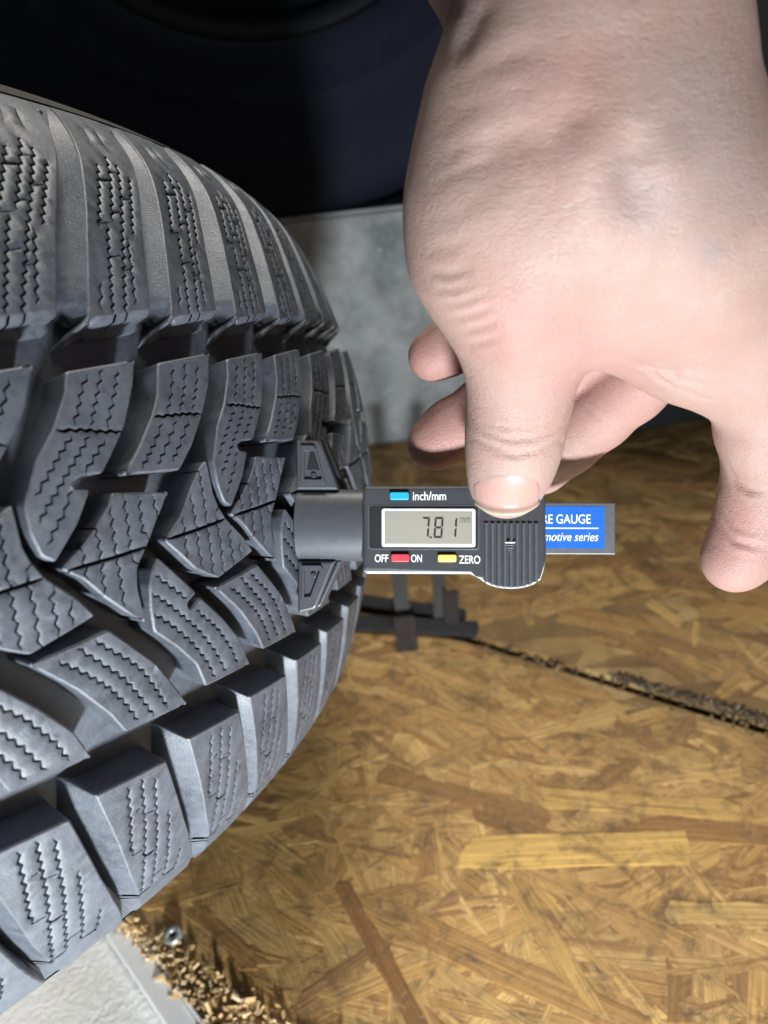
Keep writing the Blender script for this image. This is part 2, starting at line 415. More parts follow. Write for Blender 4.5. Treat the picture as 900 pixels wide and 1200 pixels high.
DU = {('S', 0, 0): 0, ('S', 0, 1): 1.6, ('S', 1, 0): 0.6, ('S', 1, 1): 1.0, ('S', -1, 1): -.8, ('U', 0, 1): -.4, ('U', 1, 0): 1.2, ('U', 1, 1): 2.4,
      ('U', 0, 0): 0, ('Kb', 1, 0): -2.0, ('Ma', 1, 0): -.6, ('Ka', 0, 0): .4, ('La', 1, 0): -1.6, ('Lb', 1, 0): 0}
for j in range(-14, 24):
    for (nm, me, u0, offs) in kinds:
        for oi, of_ in enumerate(offs):
            du = DU.get((nm, j, oi), jit.uniform(-.5, .5))
            ang = (u0+of_+j*P2+du)/1000/R0
            if -14 <= j < 15:
                o = link('tread_block', me, None, tyre); o.rotation_euler = (0, 0, ang)
            else:
                ca, sa = math.cos(ang), math.sin(ang); k = len(rest_v)
                rest_v += [(ca*v.co.x-sa*v.co.y, sa*v.co.x+ca*v.co.y, v.co.z) for v in me.vertices]
                rest_f += [[k+i for i in p.vertices] for p in me.polygons]
rm = mesh('far_tread', rest_v, rest_f, True); ro = link('far_tread', rm, RUB, tyre); ro["kind"] = "stuff"

def revolve(name, profile, seg, mat, parent=None, smooth=True):
    vs_, fs = [], []; n = len(profile)
    for i in range(seg):
        a = 2*math.pi*i/seg; ca, sa = math.cos(a), math.sin(a)
        vs_ += [(r*ca, r*sa, z) for r, z in profile]
    for i in range(seg):
        k, k2 = i*n, ((i+1) % seg)*n
        for j in range(n-1): fs.append((k+j, k2+j, k2+j+1, k+j+1))
    return link(name, mesh(name, vs_, fs, smooth), mat, parent)
pr = []
for i in range(-54, 55):
    v = i*2.0/1000; nr, nz = pnorm(v); h = -depth(v); pr.append((prof(v)+h*nr, v+h*nz))
revolve('tread_base', pr, 360, RUB, tyre)
def sidewall(sg):
    pts = []
    for v in np.linspace(.1065, .1193, 14): pts.append((prof(v)-.0002, v))
    r1, z1 = pts[-1]
    for t in np.linspace(.08, 1, 16):           # down to the bead
        pts.append((r1+(.203-r1)*t, z1+.0015*math.sin(math.pi*t)-.020*t*t))
    pts += [(.2015, z1-.028), (.204, z1-.036), (.216, z1-.037), (.245, z1-.020), (.275, z1-.025), (.292, z1-.055), (.296, .03), (.298, 0)]
    out = []
    for k, (r, z) in enumerate(pts):
        rib = .0006 if k in (16, 17, 22) else 0
        out.append((r, sg*(z+rib)))
    return out
revolve('sidewall', sidewall(1), 220, RUB_WALL, tyre)
revolve('sidewall', sidewall(-1)[::-1], 220, RUB_WALL, tyre)
#@@NEXT

# ------------------------------------------------------------------ floor: ground, boards, edge strip
def make_concrete(name, c0, c1, scale):
    n = NT(name); g = geo_pos(n)
    f = n.noise(scale, 6, .65, g); f2 = n.noise(scale*14, 4, .6, g); f3 = n.noise(scale*60, 3, .6, g)
    c_ = n.mix(n.ramp(f, [(.35, (0, 0, 0)), (.68, (1, 1, 1))]), c0, c1)
    c_ = n.mix(n.ramp(f2, [(.62, (0, 0, 0)), (.72, (.7, .7, .7))]), c_, tuple(min(.85, x*1.35) for x in c1))
    return n.set(Base_Color=c_, Roughness=n.math('ADD', n.math('MULTIPLY', f2, .3), .5), Normal=n.bump(f3, .4, .001, n.bump(f2, .5, .002)))
CONC = make_concrete('pale_concrete', (.78, .76, .71), (.87, .855, .82), 26)
GREYC = make_concrete('grey_concrete', (.17, .185, .19), (.46, .47, .46), 17)
DARKWALL = plain('dark_wall_paint', (.005, .006, .010), .95, 0, .2, 400)
STEEL = plain('galvanised_steel', (.52, .53, .52), .42, .75, .1, 3000)
DARKSTEEL = plain('dark_steel', (.030, .030, .032), .5, .4, .2, 2000, .3)
RUST = plain('rusty_steel', (.018, .010, .007), .75, .1, .4, 1200, .35)
GREYSTEEL = plain('dull_grey_steel', (.028, .025, .021), .55, .5, .2, 1500, .25)

gp_ = mesh('ground', [(-2.5, -1.5, -.012), (3.5, -1.5, -.012), (3.5, 4, -.012), (-2.5, 4, -.012)], [(0, 1, 2, 3)])
tag(link('ground', gp_, CONC), kind='structure')
wl = bmesh.new(); bmesh.ops.create_cube(wl, size=1, matrix=Matrix.Translation((.6, 1.42, .78)) @ Matrix.Diagonal((5, .12, 1.6, 1)))
tag(link('wall', from_bm('wall', wl), DARKWALL), kind='structure')

def make_osb():
    n = NT('osb_strand'); at = n.a('ShaderNodeVertexColor'); at.layer_name = 'tint'
    uv = n.a('ShaderNodeUVMap'); g = geo_pos(n)
    mp = n.a('ShaderNodeMapping'); mp.inputs['Scale'].default_value = (14, 620, 1); n.l(uv.outputs[0], mp.inputs[0])
    gr = n.noise(1.0, 4, .6, mp.outputs[0], .6)
    mp2 = n.a('ShaderNodeMapping'); mp2.inputs['Scale'].default_value = (24, 2100, 1); n.l(uv.outputs[0], mp2.inputs[0])
    gr2 = n.noise(1.0, 2, .6, mp2.outputs[0], .3)
    c_ = n.mix(n.ramp(gr, [(.40, (0, 0, 0)), (.58, (1, 1, 1))]), n.mix(.42, at.outputs[0], (.13, .066, .022)), at.outputs[0])
    c_ = n.mix(n.math('MULTIPLY', n.ramp(gr2, [(.47, (0, 0, 0)), (.62, (1, 1, 1))]), .4), c_, (.15, .075, .025))
    d1 = n.noise(16, 6, .7, g, .8); d2 = n.noise(60, 7, .75, g, 1.2); d3 = n.noise(190, 5, .75, g, .8)
    c_ = n.mix(n.ramp(d1, [(.50, (0, 0, 0)), (.72, (.5, .5, .5))]), c_, (.15, .085, .03))
    c_ = n.mix(n.ramp(d2, [(.50, (0, 0, 0)), (.68, (.8, .8, .8))]), c_, (.095, .062, .032))
    c_ = n.mix(n.ramp(d3, [(.56, (0, 0, 0)), (.72, (.6, .6, .6))]), c_, (.66, .48, .22))
    return n.set(Base_Color=c_, Roughness=n.math('ADD', n.math('MULTIPLY', d2, .35), .40), Specular_IOR_Level=.4,
                 Normal=n.bump(gr2, .5, .0006, n.bump(gr, .6, .0010, n.bump(d3, .35, .0008))))
OSB = make_osb()
def make_osb_base():
    n = NT('osb_board_core'); g = geo_pos(n)
    mp = n.a('ShaderNodeMapping'); mp.inputs['Scale'].default_value = (18, 60, 18); mp.inputs['Rotation'].default_value = (0, 0, .35); n.l(g, mp.inputs[0])
    v = n.a('ShaderNodeTexVoronoi'); v.inputs['Scale'].default_value = 1; v.inputs['Randomness'].default_value = 1; n.l(mp.outputs[0], v.inputs['Vector'])
    sep = n.a('ShaderNodeSeparateColor'); n.l(v.outputs['Color'], sep.inputs[0])
    c_ = n.ramp(sep.outputs[0], [(0, (.26, .155, .05)), (.4, (.36, .22, .075)), (.75, (.46, .29, .10)), (1, (.54, .36, .14))])
    d1 = n.noise(22, 5, .65, g); c_ = n.mix(n.ramp(d1, [(.45, (0, 0, 0)), (.75, (.7, .7, .7))]), c_, (.07, .042, .018))
    return n.set(Base_Color=c_, Roughness=.62, Normal=n.bump(n.noise(260, 4, .7, g), .5, .0012))
OSBB = make_osb_base()
def prism(name, outline, z0, z1, mat, parent=None, smooth=False):
    n = len(outline); v = [(x, y, z1) for x, y in outline]+[(x, y, z0) for x, y in outline]
    f = [list(range(n)), list(range(2*n-1, n-1, -1))]+[[i, n+i, n+(i+1) % n, (i+1) % n] for i in range(n)]
    if area2(outline) < 0: f = [q[::-1] for q in f]
    return link(name, mesh(name, v, f), mat, parent)
SA, SB = Pz(430, 717, 0)[:2], Pz(900, 862, 0)[:2]; sd = (SB-SA)/np.linalg.norm(SB-SA); sn = np.array([sd[1], -sd[0]])*-1
EA, EB = Pz(152, 1079, 0)[:2], Pz(330, 1205, 0)[:2]; ed = (EB-EA)/np.linalg.norm(EB-EA)
near_poly = [tuple(SA-sd*.9), tuple(EA-ed*.7), tuple(EB+ed*.5), tuple(SA+sd*1.15)]
gap = sn*.006 if np.dot(sn, [0, 1]) > 0 else -sn*.006
SEAM_DARK = plain('dark_seam_shade', (.045, .030, .018), .8, 0, .5, 900, .4)  # dark brown for the shade painted into the seam
FA = SA-sd*.9+gap; FB = SA+sd*1.25+gap
far_poly = [tuple(FA), tuple(FB), (2.6, .2), (2.6, 1.35), (-1.6, 1.35), (-1.6, FA[1])]
near_b = prism('particle_board', near_poly, -.0115, 0, OSBB)
tag(near_b, 'brown pressed wood-strand board in the foreground, nearer side of the dark seam', 'board')
far_b = prism('particle_board', far_poly, -.0115, .0030, OSBB)
tag(far_b, 'blurred wood-strand board on the far side of the dark seam, behind the gauge', 'board')

rs = random.Random(11)
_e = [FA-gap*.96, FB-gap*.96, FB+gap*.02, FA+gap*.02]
prism('seam_shade', [tuple(p) for p in _e], -.0112, -.0030, SEAM_DARK, far_b)  # dark strip laid in the gap, painting the shade between the boards
PAL = [(.47, .30, .105), (.40, .25, .085), (.53, .36, .14), (.33, .19, .062), (.24, .128, .045), (.44, .285, .10), (.58, .41, .16), (.36, .215, .075), (.19, .10, .038), (.48, .32, .12)]
def strand_mesh(L, W, z, th, tint, cx=0, cy=0, ang=0):
    """thin pressed wood strand with ragged ends; returns verts, faces, uvs"""
    nl = 5; top, bot = [], []
    xs = np.linspace(-L/2, L/2, nl); side = []
    a = [(x+rs.uniform(-.004, .004), -W/2*rs.uniform(.72, 1.05)) for x in xs]
    b = [(x+rs.uniform(-.004, .004), W/2*rs.uniform(.72, 1.05)) for x in xs[::-1]]
    endr = [(L/2+rs.uniform(-.002, .010), rs.uniform(-.15, .15)*W)]; endl = [(-L/2-rs.uniform(-.002, .010), rs.uniform(-.15, .15)*W)]
    o = a+endr+b+endl; n = len(o); ca, sa = math.cos(ang), math.sin(ang)
    tilt = rs.uniform(-.25, .25)*th; V, UVs = [], []
    for k, (sc_, zz) in enumerate(((1.0, z-th), (1.0, z-th*.35), (.965, z))):
        for (x, y) in o:
            X = x*(1-(1-sc_)*.3); Y = y*sc_; hz = zz+(tilt*2*y/W if k else 0)
            V.append((cx+ca*X-sa*Y, cy+sa*X+ca*Y, hz)); UVs.append((x+cx*3.1, y+cy*2.3))
    F = [[2*n+i for i in range(n)]]
    for k in (0, 1):
        for i in range(n): F.append([k*n+i, k*n+(i+1) % n, (k+1)*n+(i+1) % n, (k+1)*n+i])
    return V, F, UVs
def finish(name, V, F, UVs, cols, mat, parent):
    me = bpy.data.meshes.new(name); me.from_pydata(V, [], F)
    li = np.zeros(len(me.loops), np.int32); me.loops.foreach_get('vertex_index', li)
    ul = me.uv_layers.new(name='UVMap'); ul.data.foreach_set('uv', np.array(UVs, np.float32)[li].ravel())
    ca_ = me.color_attributes.new('tint', 'FLOAT_COLOR', 'CORNER')
    ca_.data.foreach_set('color', np.array(cols, np.float32)[li].ravel()); me.update()
    return link(name, me, mat, parent)
items = []
def add_strands(count, poly, ylim, zbase, parent, lo=0):
    made = 0
    for _try in range(count*60):
        if made >= count: break
        y = rs.uniform(*ylim); x = rs.uniform(-.30, .75)
        _p = project((x, y, 0))
        if not (-70 < _p[0] < 970 and _p[1] < 1290): continue
        if not inside((x, y), poly): continue
        L = rs.choice((rs.uniform(.03, .06), rs.uniform(.05, .10), rs.uniform(.015, .035))); W = L*rs.uniform(.11, .28) if L > .05 else L*rs.uniform(.18, .42)
        ang = rs.choice((rs.gauss(.05, .35), rs.gauss(-.75, .3), rs.uniform(-1.6, 1.6)))
        c_, s_ = math.cos(ang)*L*.55, math.sin(ang)*L*.55
        wx_, wy_ = -math.sin(ang)*W*.55, math.cos(ang)*W*.55
        if not all(inside((x+i_*c_*1.12+j_*wx_, y+i_*s_*1.12+j_*wy_), poly) for i_ in (-1, 1) for j_ in (-1, 1)): continue
        t = rs.choice(PAL); k = rs.uniform(.88, 1.1); t = tuple((q*.75+m_*.25)*k*f_ for q, m_, f_ in zip(t, (.46, .295, .105), (1.44, 1.33, 1.22)))
        items.append((x, y, ang, L, W, zbase+made/count*.00035, t, parent)); made += 1
# a few strands the photograph singles out
def known(p, q, width, tint, zz):
    a, b = Pz(*p, 0), Pz(*q, 0); cx, cy = (a[0]+b[0])/2, (a[1]+b[1])/2
    L = math.hypot(b[0]-a[0], b[1]-a[1]); items.append((cx, cy, math.atan2(b[1]-a[1], b[0]-a[0]), L, width, zz, (tint[0]*1.36, tint[1]*1.22, tint[2]*.98), near_b))
add_strands(2600, near_poly, (.10, .66), .0002, near_b)
add_strands(700, far_poly, (.30, .86), .0032, far_b)
known((545, 1000), (800, 992), .021, (.62, .43, .15), .0008)
known((402, 1040), (495, 1210), .009, (.22, .115, .045), .00077)
known((430, 1060), (760, 1215), .015, (.37, .225, .085), .00075)
known((560, 955), (640, 985), .011, (.20, .11, .04), .00076)
known((760, 970), (960, 985), .014, (.30, .175, .065), .00074)
known((640, 935), (860, 950), .014, (.55, .38, .14), .00075)
known((790, 1070), (960, 1075), .012, (.50, .36, .15), .00077)
known((450, 910), (640, 960), .014, (.27, .155, .06), .000745)
known((610, 1040), (700, 1200), .012, (.46, .31, .12), .00074)
vis = []
for it in items:
    px, py, d = project((it[0], it[1], 0)); ok = -60 < px < 960 and 600 < py < 1260 and not (px < 430 and py < 690-(px-430)*1.1)
    vis.append((it[3]*it[4]/d**3 if ok and d > 0 else 0))
order = sorted(range(len(items)), key=lambda i: -vis[i]); single = set(order[:250])
bulk = {}
for i, (x, y, ang, L, W, z, t, par) in enumerate(items):
    th = .00045
    if i in single:
        V, F, U = strand_mesh(L, W, z, th, t); 
        o = finish('strand', V, F, [(a+x*3.1, b+y*2.3) for a, b in U], [(*t, 1)]*len(V), OSB, par)
        o.location = (x, y, 0); o.rotation_euler = (0, 0, ang)
    else:
        V, F, U = strand_mesh(L, W, z, th, t, x, y, ang); B = bulk.setdefault(par.name, [[], [], [], [], par]); k = len(B[0])
        B[0] += V; B[1] += [[k+q for q in f] for f in F]; B[2] += U; B[3] += [(*t, 1)]*len(V)
for nm, B in bulk.items():
    o = finish('small_strands', B[0], B[1], B[2], B[3], OSB, B[4]); o["kind"] = "stuff"
# ragged raised lip along the far board's edge
def crumb(V, F, U, C, p, r, tint):
    k = len(V); ax = [Vector((rs.gauss(0, 1), rs.gauss(0, 1), rs.gauss(0, .6))).normalized() for _ in range(2)]
    a = ax[0]*r*rs.uniform(1.2, 2.6); b = ax[0].cross(ax[1]).normalized()*r*rs.uniform(.5, .9); c_ = a.normalized().cross(b.normalized())*r*rs.uniform(.2, .5)
    p = Vector(p)
    for sx in (-1, 1):
        for sy in (-1, 1):
            for sz in (-1, 1): V.append(tuple(p+a*sx*rs.uniform(.7, 1)+b*sy*rs.uniform(.6, 1)+c_*sz)); U.append((rs.random()*.01+sx*r, sy*r)); C.append((*tint, 1))
    for q in ((0, 1, 3, 2), (4, 6, 7, 5), (0, 4, 5, 1), (2, 3, 7, 6), (0, 2, 6, 4), (1, 5, 7, 3)): F.append([k+j for j in q])
V, F, U, C = [], [], [], []
lip0, lip1 = SA+sd*.175+gap, SA+sd*.62+gap
for i in range(2600):
    t = rs.random(); p = lip0+(lip1-lip0)*t; off = rs.random()**1.4*.9; q = p+gap/.006*(off*.016-.003)*min(1, .35+t)
    crumb(V, F, U, C, (q[0], q[1], .0030+.0065*(1-off)*min(1, .3+t*1.2)*rs.random()), rs.uniform(.0007, .0018), rs.choice(((.10, .07, .04), (.06, .045, .03), (.16, .12, .08), (.22, .19, .15))))
for i in range(420):
    p = SA-sd*.05+sd*rs.random()*.75+gap*rs.uniform(-.35, 1.35)
    crumb(V, F, U, C, (p[0], p[1], rs.uniform(-.003, .0022)), rs.uniform(.0006, .0015), rs.choice(((.10, .07, .04), (.20, .13, .06), (.32, .22, .09))))
o = finish('frayed_edge', V, F, U, C, OSB, far_b); o["kind"] = "stuff"
# crumbling board edge beside the steel strip
V, F, U, C = [], [], [], []
MA, MB = Pz(150, 1078, 0)[:2], Pz(237, 1202, 0)[:2]
wedge_v = [tuple(MA+(MB-MA)*t)+(-.0045,) for t in np.linspace(-.25, 1.5, 8)]+[tuple(EA+(EB-EA)*t+(EB-MB)*.25)+(-.0006,) for t in np.linspace(-.25, 1.5, 8)]
k = len(V); V += wedge_v; F += [[k+i, k+i+1, k+9+i, k+8+i] for i in range(7)]; U += [(v[0], v[1]) for v in wedge_v]; C += [(.80, .55, .27, 1)]*16
for i in range(850):
    t = rs.uniform(-.25, 1.5); a = MA+(MB-MA)*t; b = EA+(EB-EA)*t; f_ = rs.random(); p = a+(b-a)*f_*1.25+np.array([rs.gauss(0, .002), rs.gauss(0, .002)])
    zz = -.0045+.0045*f_+rs.uniform(0, .0016)
    crumb(V, F, U, C, (p[0], p[1], zz), rs.choice((.0005, .0008, .0011, .0016))*rs.uniform(.7, 1.3), rs.choice(((.80, .54, .25), (.82, .58, .30), (.70, .45, .20), (.58, .35, .15), (.76, .56, .30), (.84, .66, .40))))
o = finish('crumbling_edge', V, F, U, C, OSB, near_b); o["kind"] = "stuff"
# steel edge strip
md = (MB-MA)/np.linalg.norm(MB-MA); mn = np.array([-md[1], md[0]]); mn = mn if mn[0] < 0 else -mn
st = empty('edge_strip', (*MA, -.012)); tag(st, 'pale grey metal edging strip between the concrete and the crumbling board edge', 'edging')
def bar_between(name, a, b, wid, z0, z1, nrm, mat, parent):
    bm = bmesh.new(); q = [a, b, b+nrm*wid, a+nrm*wid]; lo = [bm.verts.new((*p, z0)) for p in q]; hi = [bm.verts.new((*p, z1)) for p in q]
    bm.faces.new(hi); bm.faces.new(lo[::-1])
    for i in range(4): bm.faces.new((lo[i], lo[(i+1) % 4], hi[(i+1) % 4], hi[i]))
    bmesh.ops.recalc_face_normals(bm, faces=bm.faces); bmesh.ops.bevel(bm, geom=bm.edges[:], offset=min(.0006, wid*.2), segments=2, affect='EDGES')
    me = from_bm(name, bm); o = link(name, me, mat, parent); o.matrix_parent_inverse = Matrix.Translation(-parent.location) if parent else Matrix(); return o
PALESTEEL = plain('painted_steel', (.84, .84, .82), .45, 0, .12, 2500, .06)
bar_between('flat_face', MA-md*.12, MB+md*.25, .0105, -.0118, -.0040, mn, PALESTEEL, st)
bar_between('raised_lip', MA-md*.12-mn*.0016, MB+md*.25-mn*.0016, .0015, -.0118, -.0022, mn, PALESTEEL, st)
# small screw in the board edge
scw = empty('screw', tuple(Pz(205, 1098, 0))); tag(scw, 'small galvanised washer-head screw in the board corner by the tyre', 'screw')
o = revolve('washer', [(.0015, .0018), (.0016, .0030), (.0036, .0032), (.0044, .0026), (.0045, .0012), (.0040, .0)], 28, STEEL, scw)
o = revolve('socket', [(.0001, .0012), (.0010, .0012), (.0014, .0016), (.0016, .0024)], 20, DARKSTEEL, scw); scw.rotation_euler = (.12, -.15, 0)
o = revolve('screw_shank', [(.0009, .001), (.0009, -.004), (.0001, -.006)], 12, STEEL, scw)
# timber that props the near side of the tyre, out of sight left of the frame
bm = bmesh.new(); bmesh.ops.create_cube(bm, size=1, matrix=Matrix.Diagonal((.16, .05, .150, 1)))
bmesh.ops.bevel(bm, geom=bm.edges[:], offset=.002, segments=1, affect='EDGES')
o = link('timber_prop', from_bm('timber_prop', bm), OSBB); o.location = (TW[0], .055, .0640)
tag(o, 'timber prop under the near side of the tyre', 'prop')

# ------------------------------------------------------------------ things behind
stand = empty('steel_stand', tuple(Pz(490, 748, 0))); tag(stand, 'dark steel stand foot with upright flat bars on the board seam, under the gauge', 'stand')
def flat_bar(name, p0, p1, wx, wy, mat):
    p0, p1 = Vector(p0), Vector(p1); d = p1-p0; L = d.length
    bm = bmesh.new(); bmesh.ops.create_cube(bm, size=1, matrix=Matrix.Translation((0, 0, L/2)) @ Matrix.Diagonal((wx, wy, L, 1)))
    bmesh.ops.bevel(bm, geom=bm.edges[:], offset=min(wx, wy)*.15, segments=2, affect='EDGES')
    o = link(name, from_bm(name, bm), mat, stand); o.location = p0-stand.location; o.rotation_euler = d.to_track_quat('Z', 'Y').to_euler(); return o
a = Pz(395, 728, .004); b = Pz(560, 738, .004)
flat_bar('base_bar', a, b, .012, .006, DARKSTEEL)
a = Pz(395, 700, .006); b = Pz(545, 722, .006)
flat_bar('base_bar', a, b, .009, .008, DARKSTEEL)
q = Pz(476, 752, 0); flat_bar('upright', q, Pc(463, 640, project(q)[2]), .010, .004, GREYSTEEL)
q = Pz(517, 735, 0); flat_bar('upright', q, Pc(511, 630, project(q)[2]), .009, .004, GREYSTEEL)
q = Pz(478, 762, 0); flat_bar('bracket', q, Pc(473, 722, project(q)[2]), .014, .005, RUST)
q = Pz(530, 742, 0); flat_bar('bracket', q, Pc(528, 692, project(q)[2]), .010, .005, RUST)
# concrete block with a second tyre standing on it
BOT = Pc(350, 257, .665)
blk = bmesh.new(); bmesh.ops.create_cube(blk, size=1, matrix=Matrix.Diagonal((.56, .34, BOT[2]+.010, 1)))
bmesh.ops.bevel(blk, geom=blk.edges[:], offset=.004, segments=3, affect='EDGES')
bl = link('concrete_block', from_bm('concrete_block', blk), GREYC); bl.location = (.125-.28, BOT[1]+.192, (BOT[2]+.010)/2-.0115); bl.rotation_euler = (0, 0, -.04)
tag(bl, 'stained grey concrete block behind the tread, carrying the black tyre', 'block')
BR = .335
t2 = empty('tyre', (BOT[0], BOT[1], BOT[2]-.0005)); t2.rotation_euler = (-.10, 0, 0)
tag(t2, 'almost black tyre standing upright on the concrete block at the top of the picture', 'tyre')
BLK = make_rubber('black_rubber', (.007, .009, .018), (.010, .013, .024), spec=.2, rg=.6)
half = []
for ang in np.linspace(0, math.pi/2, 12): half.append((BR-.035+.035*math.sin(ang)**.8, .10-.032+.032*math.cos(ang)))
side = [(.205, .078), (.200, .088), (.206, .093), (.222, .094), (.240, .0965), (.243, .0977), (.247, .0977), (.250, .0968), (.270, .1000), (.285, .1012), (.293, .1010), (.3002, .0998)]
half2 = side+half
full_ = [(r, z) for r, z in half2]+[(BR, 0)]+[(r, -z) for r, z in reversed(half2)]
def stand_up(o): o.rotation_euler = (math.pi/2, 0, 0); o.location = (0, .105, BR); return o
stand_up(revolve('sidewall', [(r, z) for r, z in side], 160, BLK, t2))
stand_up(revolve('tread_band', [(r, z) for r, z in half]+[(BR, 0)]+[(r, -z) for r, z in reversed(half)], 160, BLK, t2))
stand_up(revolve('sidewall', [(r, -z) for r, z in reversed(side)], 160, BLK, t2))
BRIM = plain('black_wheel_paint', (.006, .007, .010), .9)
stand_up(revolve('wheel_rim', [(.204, .086), (.198, .090), (.190, .080), (.182, .05), (.150, .035), (.09, .045), (.05, .06), (.001, .06)], 120, BRIM, t2))
for k in range(46):                              # raised radial bars on the sidewall
    a_ = 2*math.pi*k/46; me_ = bpy.data.meshes.get('sidewall_bar')
    if me_ is None:
        bm = bmesh.new(); bmesh.ops.create_cube(bm, size=1, matrix=Matrix.Translation((.310, 0, .0915)) @ Matrix.Rotation(.35, 4, 'Y') @ Matrix.Diagonal((.030, .006, .010, 1)))
        bmesh.ops.bevel(bm, geom=bm.edges[:], offset=.001, segments=1, affect='EDGES'); me_ = from_bm('sidewall_bar', bm)
    o = link('sidewall_bar', me_, BLK, t2); o.location = (0, .105, BR); o.rotation_euler = (Matrix.Rotation(math.pi/2, 3, 'X') @ Matrix.Rotation(a_, 3, 'Z')).to_euler()
def tube(name, pts, r, mat, parent=None, seg=12):
    V, F = [], []; n = len(pts)
    for i, p in enumerate(pts):
        t = Vector(pts[min(i+1, n-1)])-Vector(pts[max(0, i-1)]); q = t.to_track_quat('Z', 'Y')
        for k in range(seg): V.append(tuple(Vector(p)+q @ Vector((r*math.cos(6.2832*k/seg), r*math.sin(6.2832*k/seg), 0))))
    for i in range(n-1):
        for k in range(seg): F.append([i*seg+k, i*seg+(k+1) % seg, (i+1)*seg+(k+1) % seg, (i+1)*seg+k])
    return link(name, mesh(name, V, F, True), mat, parent)
# dark cabinet behind the fingers
CP = Pz(785, 490, .003)
cab = empty('cabinet', (CP[0]+.25, CP[1]+.22, .0032)); cab.rotation_euler = (0, 0, math.radians(4))
tag(cab, 'dark grey cabinet standing on the boards behind the fingers', 'cabinet')
CABM = plain('dark_cabinet_paint', (.013, .013, .014), .55, 0, .2, 900, .2)
def cbox(name, x, y, z, sx, sy, sz, mat, bv=.003):
    bm = bmesh.new(); bmesh.ops.create_cube(bm, size=1, matrix=Matrix.Translation((x, y, z)) @ Matrix.Diagonal((sx, sy, sz, 1)))
    bmesh.ops.bevel(bm, geom=bm.edges[:], offset=bv, segments=2, affect='EDGES'); return link(name, from_bm(name, bm), mat, cab)
cbox('body', 0, 0, .45, .72, .44, .90, CABM); cbox('door', .0, -.226, .46, .66, .010, .80, CABM, .002)
hp = cab.rotation_euler.to_matrix().inverted() @ (Vector(Pc(893, 100, project(CP)[2]*.93))-cab.location)
hd_ = tube('handle', [(hp.x-.05, -.238, hp.z+.02), (hp.x-.02, -.250, hp.z+.008), (hp.x+.02, -.250, hp.z-.008), (hp.x+.05, -.238, hp.z-.02)], .005, GREYSTEEL, cab)

# ------------------------------------------------------------------ tread depth gauge
GD = .2165; GA = math.radians(7); GK = GD/FPX
gx_ = RT*math.cos(GA)-FW*math.sin(GA); gz_ = -FW*math.cos(GA)-RT*math.sin(GA); gy_ = UP
go = Pc(540, 620, GD)
gauge = empty('tread_depth_gauge')
gauge.matrix_world = Matrix(((gx_[0], gy_[0], gz_[0], go[0]), (gx_[1], gy_[1], gz_[1], go[1]), (gx_[2], gy_[2], gz_[2], go[2]), (0, 0, 0, 1)))
tag(gauge, 'black digital tread depth gauge with a small display, pressed against the tyre by the thumb', 'gauge')
def g2(px, py):
    X, Y = px-540, 620-py; s_ = X*GD/(FPX*math.cos(GA)+X*math.sin(GA)); return s_, Y*(GD-s_*math.sin(GA))/FPX
def gprism(name, outline, z0, z1, mat, parent=None, bev=0., seg=2, px=True, smooth=False):
    o2 = [g2(*p) for p in outline] if px else outline
    if area2(o2) < 0: o2 = o2[::-1]
    bm = bmesh.new(); lo = [bm.verts.new((x, y, z0)) for x, y in o2]; hi = [bm.verts.new((x, y, z1)) for x, y in o2]; n = len(o2)
    ft = bm.faces.new(hi); bm.faces.new(lo[::-1])
    for i in range(n): bm.faces.new((lo[i], lo[(i+1) % n], hi[(i+1) % n], hi[i]))
    if bev: bmesh.ops.bevel(bm, geom=list(ft.edges), offset=bev, segments=seg, affect='EDGES', profile=.5)
    return link(name, from_bm(name, bm, smooth), mat, parent if parent is not None else gauge)
def rrect(x0, y0, x1, y1, r, n=4):
    o = []
    for cx, cy, a0 in ((x1-r, y0+r, -90), (x1-r, y1-r, 0), (x0+r, y1-r, 90), (x0+r, y0+r, 180)):
        for k in range(n+1): a = math.radians(a0+90*k/n); o.append((cx+r*math.cos(a), cy+r*math.sin(a)))
    return o
mm = .001
ABS = plain('black_abs_plastic', (.046, .048, .053), .40, 0, .07, 5200, .12)
ABSD = plain('matt_black_plastic', (.012, .012, .013), .5, 0, .15, 5000)
NECK = plain('grey_black_plastic', (.060, .063, .070), .42, 0, .08, 5200, .12)
WHITE = plain('white_print', (.80, .80, .78), .5, 0, 0, 3000, .05)
FRAME = plain('white_plastic_frame', (.72, .74, .76), .4, 0, .1, 3000, .05)
LCD = plain('lcd_glass', (.30, .285, .235), .22, 0, 0, 900, .08)
INK = plain('lcd_segment', (.028, .026, .024), .4)
INKF = plain('lcd_segment_faint', (.10, .095, .08), .4)
BLUEB = plain('blue_button', (.02, .36, .62), .4, 0, .1, 3000, .06)
REDB = plain('red_button', (.62, .05, .07), .4, 0, .1, 3000, .06)
YELB = plain('yellow_button', (.80, .66, .14), .4, 0, .1, 3000, .06)
LABEL = plain('blue_label', (.010, .115, .50), .45, 0, .05, 2500, .06)
ALU = plain('brushed_aluminium', (.15, .155, .16), .42, .5, .3, 6000, .12)
bumpf = lambda x: 671+17*math.sqrt(max(0, 1-((x-598)/37.5)**2))
outl = [(426, 573), (429, 570), (634, 569), (638, 574), (639, 652), (636, 664)]+[(x, bumpf(x)) for x in (632, 625, 615, 606, 598, 589, 580, 572, 566)]+[(560, 671), (552, 670), (429, 670), (426, 667)]
body = gprism('body', outl, -12*mm, 0, ABS, bev=1.1*mm, seg=4)
RIDGE = plain('highlit_grip_plastic', (.085, .088, .095), .34, 0, .06, 5200, .15)  # lighter grey than the body, with the ridges' highlight put into the colour
SILVER = plain('silver_grey_plastic', (.62, .63, .65), .35, .2, .05, 5200, .08)
